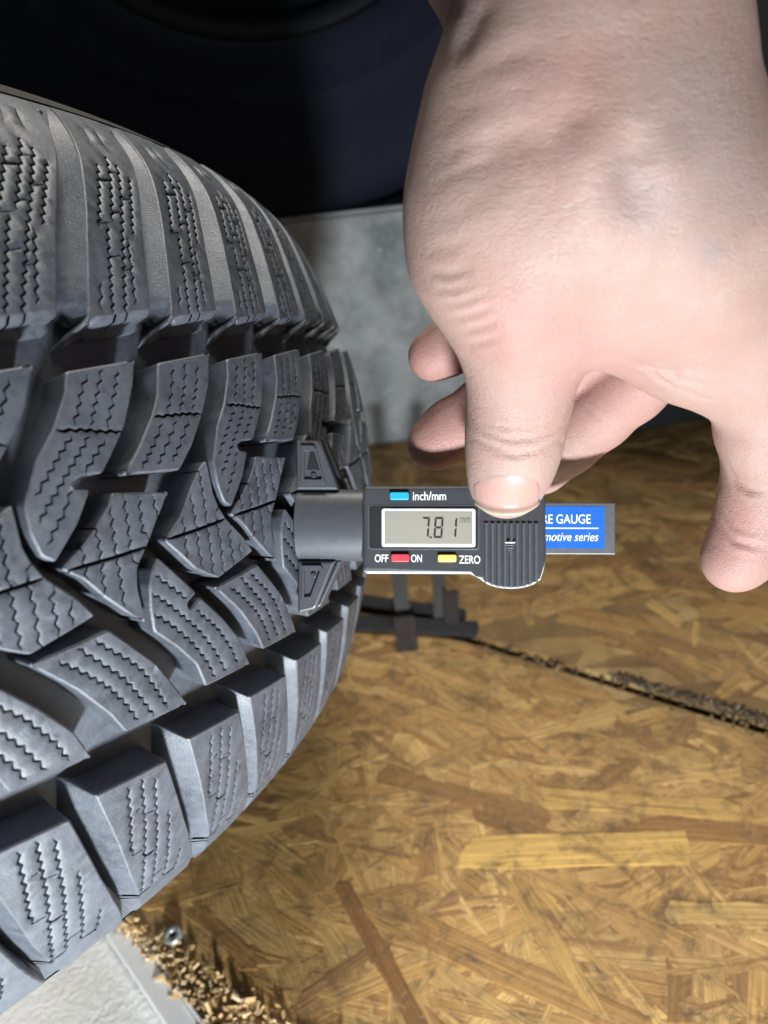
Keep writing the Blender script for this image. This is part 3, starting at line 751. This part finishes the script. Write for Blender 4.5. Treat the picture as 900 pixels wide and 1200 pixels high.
low_ = [(427, 664), (636, 600), (638.5, 654), (637, 667)]+[(x, bumpf(x)+2.6) for x in (633, 625, 615, 606, 598, 589, 580, 571, 564)]+[(558, 674), (550, 673.2), (430, 673.2), (427, 670)]
gprism('pale_lower_edge', low_, -11.5*mm, -1.6*mm, SILVER, bev=.5*mm, seg=3)  # added pale strip showing just below the body's lower edge
# display
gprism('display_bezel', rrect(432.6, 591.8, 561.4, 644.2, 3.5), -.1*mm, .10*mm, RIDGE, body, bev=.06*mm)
gprism('display_recess', rrect(434, 593, 560, 643, 3), -.1*mm, .14*mm, ABSD, body)
fr = gprism('display_frame', rrect(448.5, 596, 557, 641, 3), 0, .55*mm, FRAME, bev=.2*mm)
lcd = gprism('screen', rrect(452, 599.5, 553.5, 637.5, 1), .1*mm, .62*mm, LCD)
def seg_poly(pl, mat=INK, z=.62): return gprism('digit_segment', pl, .55*mm, (z+.05)*mm, mat, lcd)
def digit(x0, y0, wd, h, segs, t=2.3, mat=INK):
    sk = lambda x, y: (x+(y0+h/2-y)*.07, y); g = .55; ym = y0+h/2
    T_ = {'a': [(x0+g, y0), (x0+wd-g, y0), (x0+wd-t, y0+t), (x0+t, y0+t)], 'd': [(x0+t, y0+h-t), (x0+wd-t, y0+h-t), (x0+wd-g, y0+h), (x0+g, y0+h)],
          'g': [(x0+g+1, ym), (x0+t, ym-t/2), (x0+wd-t, ym-t/2), (x0+wd-g-1, ym), (x0+wd-t, ym+t/2), (x0+t, ym+t/2)],
          'f': [(x0, y0+g), (x0+t, y0+t+g), (x0+t, ym-t/2-g), (x0, ym-g)], 'b': [(x0+wd, y0+g), (x0+wd, ym-g), (x0+wd-t, ym-t/2-g), (x0+wd-t, y0+t+g)],
          'e': [(x0, ym+g), (x0+t, ym+t/2+g), (x0+t, y0+h-t-g), (x0, y0+h-g)], 'c': [(x0+wd, ym+g), (x0+wd, y0+h-g), (x0+wd-t, y0+h-t-g), (x0+wd-t, ym+t/2+g)]}
    for s_ in segs: seg_poly([sk(*p) for p in T_[s_]], mat)
digit(494.5, 606, 9.2, 24.5, 'abc', 2.2)
digit(509.3, 606, 10.2, 24.5, 'abcdefg', 2.3)
digit(525.2, 606, 10.2, 24.5, 'bc', 2.3)
seg_poly([(504.2, 628.5), (506.4, 628.5), (506.4, 630.8), (504.2, 630.8)])
# buttons and print
def button(nm, x0, y0, x1, y1, mat):
    gprism('slot_shadow', rrect(x0-.8, y0-3.2, x1+.8, y1+.4, 1.5), 0, .06*mm, ABSD, body)  # flat dark plate paints the shadow above and around the button
    return gprism(nm, rrect(x0, y0, x1, y1, 2.0), -.2*mm, .85*mm, mat, bev=.25*mm)
button('blue_button', 458, 577, 480, 586, BLUEB); button('red_button', 459.5, 649.5, 480.5, 658.5, REDB); button('yellow_button', 513.5, 650, 535, 658.5, YELB)
def text(s_, box, z, mat, parent, shear=0., name='lettering', w_=0.):
    cu = bpy.data.curves.new('t', 'FONT'); cu.body = s_; cu.shear = shear; cu.offset = w_
    to = bpy.data.objects.new('t', cu); col.objects.link(to); dg = bpy.context.evaluated_depsgraph_get(); dg.update()
    me = bpy.data.meshes.new_from_object(to.evaluated_get(dg)); bpy.data.objects.remove(to)
    co = np.zeros(len(me.vertices)*3); me.vertices.foreach_get('co', co); co = co.reshape(-1, 3); a, b = co.min(0), co.max(0)
    (x0, y0), (x1, y1) = g2(box[0], box[3]), g2(box[2], box[1])
    co[:, 0] = x0+(co[:, 0]-a[0])/(b[0]-a[0])*(x1-x0); co[:, 1] = y0+(co[:, 1]-a[1])/(b[1]-a[1])*(y1-y0); co[:, 2] = z
    me.vertices.foreach_set('co', co.ravel()); me.name = name; me.materials.clear(); me.update()
    return link(name, me, mat, parent)
text('inch/mm', (484.5, 576, 523, 586.5), .10*mm, WHITE, body, w_=.012)
text('OFF', (440.5, 650, 456, 659), .10*mm, WHITE, body, w_=.012); text('ON', (482.5, 650, 495, 659), .10*mm, WHITE, body, w_=.012)
text('ZERO', (538, 651, 562.5, 660.5), .10*mm, WHITE, body, w_=.012)
text('mm', (539.5, 606.5, 551, 612.5), .67*mm, INKF, lcd)
# grip ridges
grip = gprism('thumb_grip', [(565, 611), (634, 611), (636, 660)]+[(x, bumpf(x)-1.4) for x in (632, 625, 615, 606, 598, 589, 580, 572)]+[(565, 671)], -.1*mm, .12*mm, ABS, bev=.06*mm)
for i in range(9):
    x = 569.5+7.2*i
    yb = bumpf(x)+.6
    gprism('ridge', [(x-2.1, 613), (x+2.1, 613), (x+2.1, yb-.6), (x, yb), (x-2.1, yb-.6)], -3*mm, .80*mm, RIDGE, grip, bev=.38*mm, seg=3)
for k, (y, hw_) in enumerate(((635.5, 6), (638.5, 4.8), (641.5, 3.6), (644.3, 2.3), (646.6, 1.0))):
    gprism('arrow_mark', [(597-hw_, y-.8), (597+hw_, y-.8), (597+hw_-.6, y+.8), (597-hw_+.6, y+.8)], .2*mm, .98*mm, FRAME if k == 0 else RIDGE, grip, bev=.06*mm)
# neck and foot
ny = 7; V, F = [], []
arc = []
for k in range(25):
    a = math.pi*k/24; yy = 616.5-math.cos(a)*43.8; arc.append((yy, (-9+7.8*math.sin(a)**.8)*mm))
arc = [(572.7, -12*mm)]+arc+[(660.3, -12*mm)]
cols_ = [(346.2, -.5), (345, 0), (346.0, 0), (384, 0), (420.5, 0), (426.5, 0)]
for ix, (x, _) in enumerate(cols_):
    for yy, zz in arc:
        kk = .985 if ix == 0 else 1; p = g2(x, 616.5+(yy-616.5)*kk); V.append((p[0], p[1], zz-(.25*mm if ix == 0 else 0)))
n = len(arc)
for i in range(len(cols_)-1):
    for j in range(n-1): F.append([i*n+j, (i+1)*n+j, (i+1)*n+j+1, i*n+j+1])
F.append([j for j in range(n)])
me = mesh('neck', V, [f[::-1] for f in F]); me.polygons.foreach_set('use_smooth', [len(p.vertices) == 4 for p in me.polygons])
neck = link('neck', me, NECK, gauge)
def wing(poly, rim, hole, dot, up):
    wg = gprism('foot_wing', poly, -12*mm, -4.5*mm, NECK, bev=.7*mm)
    inner = rim
    c_ = np.mean(np.array(rim), 0)
    n = len(rim); o2 = [g2(*p) for p in rim]; i2 = [g2(*(np.array(p)+(c_-np.array(p))*.30)) for p in rim]
    bm = bmesh.new(); z0, z1 = -4.6*mm, -3.7*mm
    a = [bm.verts.new((*p, z0)) for p in o2]; b = [bm.verts.new((*(np.array(p)*.93+np.array(q)*.07), z1)) for p, q in zip(o2, i2)]; c = [bm.verts.new((*(np.array(p)*.15+np.array(q)*.85), z1)) for p, q in zip(o2, i2)]; d = [bm.verts.new((*q, z0)) for q in i2]
    for r1, r2 in ((a, b), (b, c), (c, d)):
        for i in range(n): bm.faces.new((r1[i], r1[(i+1) % n], r2[(i+1) % n], r2[i]))
    bmesh.ops.recalc_face_normals(bm, faces=bm.faces); link('rim', from_bm('rim', bm), NECK, wg)
    if hole: gprism('opening', hole, -4.6*mm, -4.35*mm, ABSD, wg)
    gprism('peg', [(dot[0]+3.2*math.cos(a), dot[1]+3.2*math.sin(a)) for a in np.linspace(0, 6.283, 11)[:-1]], -4.6*mm, -4.0*mm, ABS, wg, bev=.1*mm)
    return wg
wing([(345, 515), (370, 515), (374, 519), (395, 574), (345, 574)], [(351, 521), (366, 521), (369, 525), (380, 566), (377, 568), (351, 568)], [(358, 550), (362, 528), (366, 527), (373, 550)], (366, 557), 1)
gprism('foot_back', [(372, 513), (377, 514), (402, 574), (394, 574)], -12.5*mm, -8*mm, ABSD)
wing([(347, 659), (391, 659), (369, 714), (366, 717), (347, 722)], [(352, 664), (375, 664), (377, 668), (362, 708), (352, 709)], None, (366, 676), -1)
gprism('foot_back', [(392, 659), (398, 659), (373, 713), (367, 717)], -12.5*mm, -6*mm, NECK, bev=.4*mm)
gprism('probe', rrect(322, 612, 350, 622, 3), -9*mm, -6.8*mm, STEEL, bev=.3*mm)
# measuring bar with label
tail = gprism('slide_bar', rrect(560, 588.5, 721, 650, 1.2), -6.5*mm, -2.6*mm, ALU, bev=.3*mm)
lab = gprism('label', rrect(575, 593, 708, 643, .8), -2.7*mm, -2.52*mm, LABEL, tail)
def lz(p):                                     # parallax of the lower plane
    return p
text('TIRE GAUGE', (624, 602.5, 692, 613.5), -2.49*mm, WHITE, lab, w_=.008)
gprism('printed_line', [(590, 618.2), (701, 618.2), (701, 619.6), (590, 619.6)], -2.6*mm, -2.49*mm, WHITE, lab)
text('automotive series', (615, 624.5, 701.0, 634), -2.49*mm, WHITE, lab, shear=.25, w_=.004)

# ------------------------------------------------------------------ hand
from mathutils.bvhtree import BVHTree
VOX = .00068
def cap(chain):                                  # (px, py, distance, radius mm)
    return [(Pc(a, b, d), r*mm) for a, b, d, r in chain]
MAIN = [  # broad masses, blended softly
 cap([(655, -560, .150, 27), (650, -150, .150, 23), (656, 0, .153, 15.4)]), cap([(755, -560, .152, 26), (755, -150, .150, 19), (757, 0, .152, 15.2)]),
 cap([(656, 0, .153, 15.4), (648, 66, .155, 15.8), (628, 135, .158, 19.0), (612, 235, .165, 21.2), (606, 300, .171, 20.0), (612, 360, .178, 15)]),
 cap([(757, 0, .152, 15.2), (766, 120, .157, 16.4), (808, 260, .168, 20.5), (866, 350, .182, 18.5)]),
 cap([(700, 60, .150, 17), (715, 200, .158, 19), (760, 300, .172, 18.5)]),
 cap([(640, 330, .177, 17), (720, 322, .182, 15.5), (800, 345, .185, 17.5)]),
]
BUMP = [cap([(535, -260, .184, 14), (552, -40, .177, 11), (563, 34, .174, 7.4)])]
THUMB = cap([(612, 360, .178, 15), (613, 412, .184, 13.4), (610, 455, .190, 11.9), (607, 480, .193, 11.3), (603, 514, .1965, 11.3), (599, 540, .2005, 10.4), (595, 558, .2035, 9.3), (593, 567, .2046, 8.6)])
WEB = [cap([(650, 372, .183, 9), (720, 360, .188, 11), (800, 400, .192, 12.5), (846, 424, .194, 13)])]
INDEX1 = cap([(872, 360, .184, 16.5), (898, 440, .194, 13.6), (896, 500, .202, 11.8), (899, 540, .207, 10.9)])
INDEX2 = cap([(897, 548, .208, 10.7), (891, 585, .2115, 10.6), (884, 612, .214, 10.5)])
INDEX3 = cap([(882, 618, .2145, 10.4), (871, 642, .2165, 10.1), (861, 656, .2175, 9.0)])
MIDDLE = cap([(820, 370, .198, 12), (786, 402, .207, 10.8), (738, 452, .219, 10.2), (700, 486, .227, 9.9), (664, 516, .234, 9.8), (634, 546, .2405, 8.8)])
RING = cap([(770, 350, .203, 11), (660, 430, .226, 9.4), (575, 474, .2325, 9.2), (530, 504, .2335, 8.8), (510, 519, .2335, 8.2)])
LITTLE = cap([(740, 330, .200, 11), (650, 365, .226, 9.2), (565, 388, .233, 8.5), (528, 406, .2345, 8.1), (508, 417, .2345, 7.6)])
allp = [p for ch in MAIN+BUMP+WEB+[THUMB, INDEX1, INDEX2, INDEX3, MIDDLE, RING, LITTLE] for p in ch]
lo_ = np.min([p[0]-p[1]-.016 for p in allp], 0); hi_ = np.max([p[0]+p[1]+.016 for p in allp], 0)
dims = np.ceil((hi_-lo_)/VOX).astype(int)+2
def field(): return np.full(dims, .02, np.float32)
axs = [lo_[k]+np.arange(dims[k])*VOX for k in range(3)]
def smin(a, b, k):
    h = np.clip(.5+.5*(b-a)/k, 0, 1); return b+(a-b)*h-k*h*(1-h)
def put(Fd, chain, k):
    for (p, r), (q, r2) in zip(chain, chain[1:]):
        a = np.minimum(p-r, q-r2)-k-.003; b = np.maximum(p+r, q+r2)+k+.003
        i0 = np.maximum(((a-lo_)/VOX).astype(int), 0); i1 = np.minimum(((b-lo_)/VOX).astype(int)+2, dims)
        s3 = tuple(slice(i0[j], i1[j]) for j in range(3))
        X = axs[0][s3[0]][:, None, None]-p[0]; Y = axs[1][s3[1]][None, :, None]-p[1]; Z = axs[2][s3[2]][None, None, :]-p[2]
        d = q-p; t = np.clip((X*d[0]+Y*d[1]+Z*d[2])/(d@d), 0, 1)
        D = np.sqrt((X-t*d[0])**2+(Y-t*d[1])**2+(Z-t*d[2])**2)-(r+(r2-r)*t)
        Fd[s3] = smin(Fd[s3], D.astype(np.float32), k)
    return Fd
Fh = field()
for ch in MAIN: put(Fh, ch, .012)
for ch in WEB: put(Fh, ch, .008)
put(Fh, THUMB, .004)
Fi = field(); put(Fi, INDEX1, .003); put(Fi, INDEX2, .0022); put(Fi, INDEX3, .0022)
Fh = smin(Fh, Fi, .006)
for ch in BUMP: put(Fh, ch, .0025)
for ch in (MIDDLE, RING, LITTLE):
    Ff = field(); put(Ff, ch, .003); Fh = smin(Fh, Ff, .0022)
def surface_nets(Fd):
    ins_ = Fd < 0; n0, n1, n2 = Fd.shape
    c8 = [Fd[i:n0-1+i, j:n1-1+j, k:n2-1+k] for i in (0, 1) for j in (0, 1) for k in (0, 1)]
    cnt = sum((c < 0).astype(np.int8) for c in c8); act = (cnt > 0) & (cnt < 8)
    idx = -np.ones(act.shape, np.int64); cells = np.argwhere(act); idx[act] = np.arange(len(cells))
    vals = np.stack([c[act] for c in c8], 1); offs = np.array([(i, j, k) for i in (0, 1) for j in (0, 1) for k in (0, 1)], float)
    acc = np.zeros((len(cells), 3)); nn = np.zeros(len(cells))
    for a in range(8):
        for b in range(a+1, 8):
            if np.abs(offs[a]-offs[b]).sum() != 1: continue
            va, vb = vals[:, a], vals[:, b]; m_ = (va < 0) != (vb < 0); t = np.where(m_, va/(va-vb+1e-20), 0)
            acc += np.where(m_[:, None], offs[a]+(offs[b]-offs[a])*t[:, None], 0); nn += m_
    P = lo_+(cells+acc/nn[:, None])*VOX; Q = []
    for ax in range(3):
        sl0 = [slice(None)]*3; sl1 = [slice(None)]*3; sl0[ax] = slice(0, -1); sl1[ax] = slice(1, None)
        A, B = ins_[tuple(sl0)], ins_[tuple(sl1)]; e = np.argwhere(A != B); u_, v_ = [(1, 2), (2, 0), (0, 1)][ax]
        e = e[(e[:, u_] > 0) & (e[:, v_] > 0) & (e[:, u_] < Fd.shape[u_]-1) & (e[:, v_] < Fd.shape[v_]-1)]
        flip = A[e[:, 0], e[:, 1], e[:, 2]]; q = []
        for du_, dv_ in ((1, 1), (0, 1), (0, 0), (1, 0)):
            g = e.copy(); g[:, u_] -= du_; g[:, v_] -= dv_; q.append(idx[g[:, 0], g[:, 1], g[:, 2]])
        q = np.stack(q, 1); q[~flip] = q[~flip][:, ::-1]; Q.append(q)
    return P, np.concatenate(Q)
HP, HQ = surface_nets(Fh)
HQ = HQ[(HQ >= 0).all(1)]
# relax
ed_ = np.concatenate([HQ[:, [0, 1]], HQ[:, [1, 2]], HQ[:, [2, 3]], HQ[:, [3, 0]]])
deg = np.bincount(ed_.ravel(), minlength=len(HP)).astype(float); deg[deg == 0] = 1
def lap(P):
    S = np.stack([np.bincount(ed_[:, 0], P[ed_[:, 1], k], len(P))+np.bincount(ed_[:, 1], P[ed_[:, 0], k], len(P)) for k in range(3)], 1); return S/deg[:, None]
for _ in range(3): HP = HP+.55*(lap(HP)-HP)
def vnormals(P):
    n = np.cross(P[HQ[:, 2]]-P[HQ[:, 0]], P[HQ[:, 3]]-P[HQ[:, 1]]); N = np.zeros_like(P)
    for k in range(4): np.add.at(N, HQ[:, k], n)
    return N/(np.linalg.norm(N, axis=1)[:, None]+1e-12)
bvh = BVHTree.FromPolygons([Vector(p) for p in HP], [tuple(map(int, q)) for q in HQ])
NV = vnormals(HP)
if np.dot(NV[np.argmax(HP[:, 2])], [0, 0, 1]) < 0: HQ = HQ[:, ::-1]; NV = -NV
def hit(px, py):
    d = ray(px, py); h_ = bvh.ray_cast(Vector(CAM), Vector(d).normalized(), 1.0); return None if h_[0] is None else np.array(h_[0])
disp = np.zeros(len(HP)); pink = np.zeros(len(HP)); blue = np.zeros(len(HP))
hx, hy, hd = project(HP)
facing = ((CAM-HP)*NV).sum(1) > 0
def crease(pl, dmm, sig, side=.35):
    pts = []
    for a, b in zip(pl, pl[1:]):
        k = max(2, int(math.hypot(b[0]-a[0], b[1]-a[1])/4))
        for i in range(k): q = hit(a[0]+(b[0]-a[0])*i/k, a[1]+(b[1]-a[1])*i/k); pts.append(q) if q is not None else None
    if not pts: return
    pts = np.array(pts); m_ = np.all((HP > pts.min(0)-.012) & (HP < pts.max(0)+.012), axis=1); ii = np.where(m_)[0]
    dd = np.full(len(ii), 9.); tt = np.zeros(len(ii))
    for k, p in enumerate(pts):
        e = np.linalg.norm(HP[ii]-p, axis=1); b_ = e < dd; dd[b_] = e[b_]; tt[b_] = k/len(pts)
    s_ = sig*mm; taper = np.clip(np.minimum(tt, 1-tt)*3.2+.02, 0, 1)**1.0
    disp[ii] += (-dmm*np.exp(-(dd/s_)**2)+dmm*side*np.exp(-((dd-2.1*s_)/(1.1*s_))**2))*taper*mm
def blob(px, py, rad, amt, arr):
    e = np.hypot(hx-px, hy-py)/rad; arr += np.where(facing, amt*np.exp(-e*e), 0)
for pl, dm, sg_ in [
  ([(549, 511), (575, 523), (602, 532), (628, 529), (652, 516)], .60, .8), ([(558, 523), (580, 532), (606, 537), (632, 534)], .35, .7), ([(560, 503), (590, 514), (622, 514), (652, 505)], .30, .7),
  ([(556, 495), (585, 501), (618, 501), (648, 494)], .18, .7), ([(585, 440), (612, 446), (640, 440)], .16, .9), ([(580, 428), (610, 433), (645, 428)], .16, .9),
  ([(508, 338), (530, 340), (556, 333)], .30, .9), ([(516, 356), (540, 355), (572, 345)], .34, .9), ([(525, 373), (548, 370), (583, 358)], .38, .9), ([(535, 390), (556, 385), (592, 372)], .3, .9), ([(543, 405), (562, 400), (590, 392)], .35, .9),
  ([(502, 318), (525, 322), (552, 316)], .35, 1.0), ([(497, 290), (530, 288), (560, 276)], .12, 1.0), ([(496, 258), (535, 250), (590, 222)], .13, 1.6), ([(498, 225), (540, 200), (575, 190)], .10, 1.0), ([(503, 196), (545, 172), (610, 158)], .17, 1.8), ([(520, 208), (560, 192), (620, 180)], .09, 1.0),
  ([(512, 150), (560, 118), (640, 92)], .22, 2.4), ([(518, 108), (545, 92), (600, 66), (650, 50)], .32, 2.0), ([(527, 72), (545, 48), (560, 18), (566, -10)], .55, 3.2),
  ([(724, 416), (753, 430), (792, 436), (830, 430)], .45, 1.0), ([(748, 418), (775, 445), (800, 460)], .35, .9), ([(768, 428), (800, 446), (838, 452)], .35, .9), ([(790, 452), (820, 466), (850, 470)], .3, .9),
  ([(849, 543), (863, 565), (877, 574), (899, 578)], .75, 1.0), ([(840, 604), (859, 634), (884, 641), (900, 640)], .45, .9), ([(842, 590), (858, 616), (880, 626)], .18, .8),
  ([(742, 140), (738, 200), (748, 235), (770, 262)], 1.3, 3.6), ([(640, 140), (590, 170), (548, 215)], .5, 3.5), ([(690, 100), (660, 150), (610, 190)], .5, 3.5),
  ([(690, 430), (672, 470), (662, 500)], .2, 1.6), ([(727, 500), (700, 490), (680, 470)], .2, .8), ([(690, 540), (668, 528), (650, 512)], .25, .8)]: crease(pl, dm, sg_)
# broad raised tendons / knuckle
for px, py, rad, am in ((604, 408, 36, 1.3), (655, 300, 60, .7), (700, 180, 55, .5), (812, 300, 55, .8), (870, 380, 45, .8), (560, 250, 45, .4)):
    e = np.hypot(hx-px, hy-py)/rad; disp += np.where(facing & (hd < .2), am*mm*np.exp(-e*e), 0)
for a in ((640, 430, 70, .5), (600, 385, 60, .4), (665, 90, 60, .6), (640, 175, 70, .45), (606, 500, 40, .5), (590, 345, 70, .5), (875, 600, 60, .6), (865, 660, 55, 1.0), (860, 450, 80, .35), (720, 440, 60, .7), (800, 250, 90, -.2)): blob(*a, pink)
pink += np.where((hx < 560) & (hd > .218), 1.3, 0)+np.where((hd > .205) & (hx > 560) & (hx < 800), .55, 0)  # far fingers redder: their back-lit shade is put into the skin colour
for a in ((745, 215, 40, .6), (830, 295, 16, .9), (820, 120, 60, .7), (850, 210, 60, .6), (760, 250, 30, .4)): blob(*a, blue)
HP = HP+NV*disp[:, None]
me = mesh('hand', HP, [tuple(map(int, q)) for q in HQ], True)
ca_ = me.color_attributes.new('tone', 'FLOAT_COLOR', 'POINT')
ca_.data.foreach_set('color', np.stack([np.clip(pink, 0, 1.3), np.clip(blue, 0, 1), 0*pink, 0*pink+1], 1).astype(np.float32).ravel())
def make_skin():
    n = NT('skin'); g = geo_pos(n); at = n.a('ShaderNodeVertexColor'); at.layer_name = 'tone'
    sep = n.a('ShaderNodeSeparateColor'); n.l(at.outputs[0], sep.inputs[0])
    big = n.noise(75, 4, .6, g); mid = n.noise(420, 4, .6, g); fine = n.noise(2300, 3, .6, g)
    mp = n.a('ShaderNodeMapping'); mp.inputs['Scale'].default_value = (1, 1, 2.6); mp.inputs['Rotation'].default_value = (0, .5, 0); n.l(g, mp.inputs[0])
    v = n.a('ShaderNodeTexVoronoi'); v.inputs['Scale'].default_value = 640; v.feature = 'DISTANCE_TO_EDGE'; n.l(mp.outputs[0], v.inputs['Vector'])
    cell = n.ramp(v.outputs['Distance'], [(0, (0, 0, 0)), (.12, (1, 1, 1))])
    c_ = n.mix(n.ramp(big, [(.35, (0, 0, 0)), (.65, (1, 1, 1))]), (.345, .232, .193), (.375, .262, .226))
    c_ = n.mix(n.math('MULTIPLY', n.ramp(n.noise(170, 5, .7, g, .6), [(.45, (0, 0, 0)), (.66, (1, 1, 1))]), .32), c_, (.385, .205, .168))
    c_ = n.mix(n.math('MULTIPLY', sep.outputs[0], .38), c_, (.385, .160, .138))
    c_ = n.mix(n.math('MULTIPLY', sep.outputs[1], .5), c_, (.27, .23, .235))
    fr_ = n.ramp(n.noise(900, 2, .5, g), [(.70, (0, 0, 0)), (.78, (.5, .5, .5))]); c_ = n.mix(n.math('MULTIPLY', fr_, .5), c_, (.33, .17, .12))
    mpw = n.a('ShaderNodeMapping'); mpw.inputs['Scale'].default_value = (170, 170, 900); mpw.inputs['Rotation'].default_value = (.1, .22, 0); n.l(g, mpw.inputs[0])
    wr = n.noise(1.0, 4, .65, mpw.outputs[0], .7)
    nb = n.bump(cell, .30, .0003, n.bump(wr, .20, .0006, n.bump(mid, .26, .0007, n.bump(fine, .45, .0003))))
    return n.set(Base_Color=c_, Roughness=n.math('ADD', n.math('MULTIPLY', mid, .2), .40), Normal=nb, Subsurface_Weight=.22,
                 Subsurface_Radius=(1.0, .35, .2), Subsurface_Scale=.0035, Specular_IOR_Level=.38)
SKIN = make_skin()
hand = link('hand', me, SKIN)
tag(hand, 'bare hand reaching down from the top with its thumb pressing on the gauge', 'hand')
# thumbnail
bvh = BVHTree.FromPolygons([Vector(p) for p in HP], [tuple(map(int, q)) for q in HQ])
def make_nail():
    n = NT('nail'); uv = n.a('ShaderNodeUVMap'); sx = n.a('ShaderNodeSeparateXYZ'); n.l(uv.outputs[0], sx.inputs[0])
    mp = n.a('ShaderNodeMapping'); mp.inputs['Scale'].default_value = (13, .8, 1); n.l(uv.outputs[0], mp.inputs[0]); rd = n.noise(1, 3, .6, mp.outputs[0])
    c_ = n.ramp(sx.outputs[1], [(0, (.46, .38, .28)), (.05, (.45, .36, .27)), (.12, (.40, .235, .195)), (.75, (.40, .220, .185)), (1, (.43, .285, .245))])
    c_ = n.mix(n.math('MULTIPLY', rd, .18), c_, (.45, .32, .275))
    return n.set(Base_Color=c_, Roughness=.30, Normal=n.bump(rd, .25, .0006), Subsurface_Weight=.1, Subsurface_Radius=(1, .4, .3), Subsurface_Scale=.002, Coat_Weight=.15)
V, F, UV_ = [], [], []; nu, nv = 22, 16
def nail_xy(s_, t):                             # s across -1..1, t 0 free edge .. 1 cuticle
    bot = 604.2-13.5*abs(s_)**2.6; topy = 555.5+7.5*abs(s_)**2.2; y = bot+(topy-bot)*t
    hw_ = 39.5-1.2*(1-t)-3*max(0, t-.8)/.2; return 594.5+s_*hw_+2.5*t*0, y
ok = True
for j in range(nv+1):
    for i in range(nu+1):
        s_ = -1+2*i/nu; t = j/nv; x, y = nail_xy(s_, t)
        c0 = nail_xy(s_*.985, max(t, .20)); q = hit(*c0)
        if q is None: q = hit(594, 580)
        dd = (q-CAM)@FW; p0 = Pc(x, y, dd)
        lift = .00042*(1-abs(s_)**3)+.00004; edge = .00025 if abs(s_) > .97 else 0
        p = p0-FW*(lift-edge)
        p = p+FW*.00062*max(0, (t-.72)/.28)**2
        V.append(p); UV_.append((i/nu, t))
for j in range(nv):
    for i in range(nu): k = j*(nu+1)+i; F.append([k, k+1, k+nu+2, k+nu+1])
nt = len(V)
for j in range(nv+1):                           # underside gives the plate thickness
    for i in range(nu+1): V.append(V[j*(nu+1)+i]+FW*.0006); UV_.append((i/nu, j/nv))
for j in range(nv):
    for i in range(nu): k = nt+j*(nu+1)+i; F.append([k, k+nu+1, k+nu+2, k+1])
rim_ = [i for i in range(nu+1)]+[j*(nu+1)+nu for j in range(1, nv+1)]+[nv*(nu+1)+i for i in range(nu-1, -1, -1)]+[j*(nu+1) for j in range(nv-1, 0, -1)]
for a, b in zip(rim_, rim_[1:]+rim_[:1]): F.append([a, nt+a, nt+b, b])
me = bpy.data.meshes.new('thumbnail'); me.from_pydata([tuple(map(float, v)) for v in V], [], F)
me.polygons.foreach_set('use_smooth', [True]*len(F)); ul = me.uv_layers.new(name='UVMap')
li = np.zeros(len(me.loops), np.int32); me.loops.foreach_get('vertex_index', li); ul.data.foreach_set('uv', np.array(UV_, np.float32)[li].ravel()); me.update()
link('thumbnail', me, make_nail(), hand)
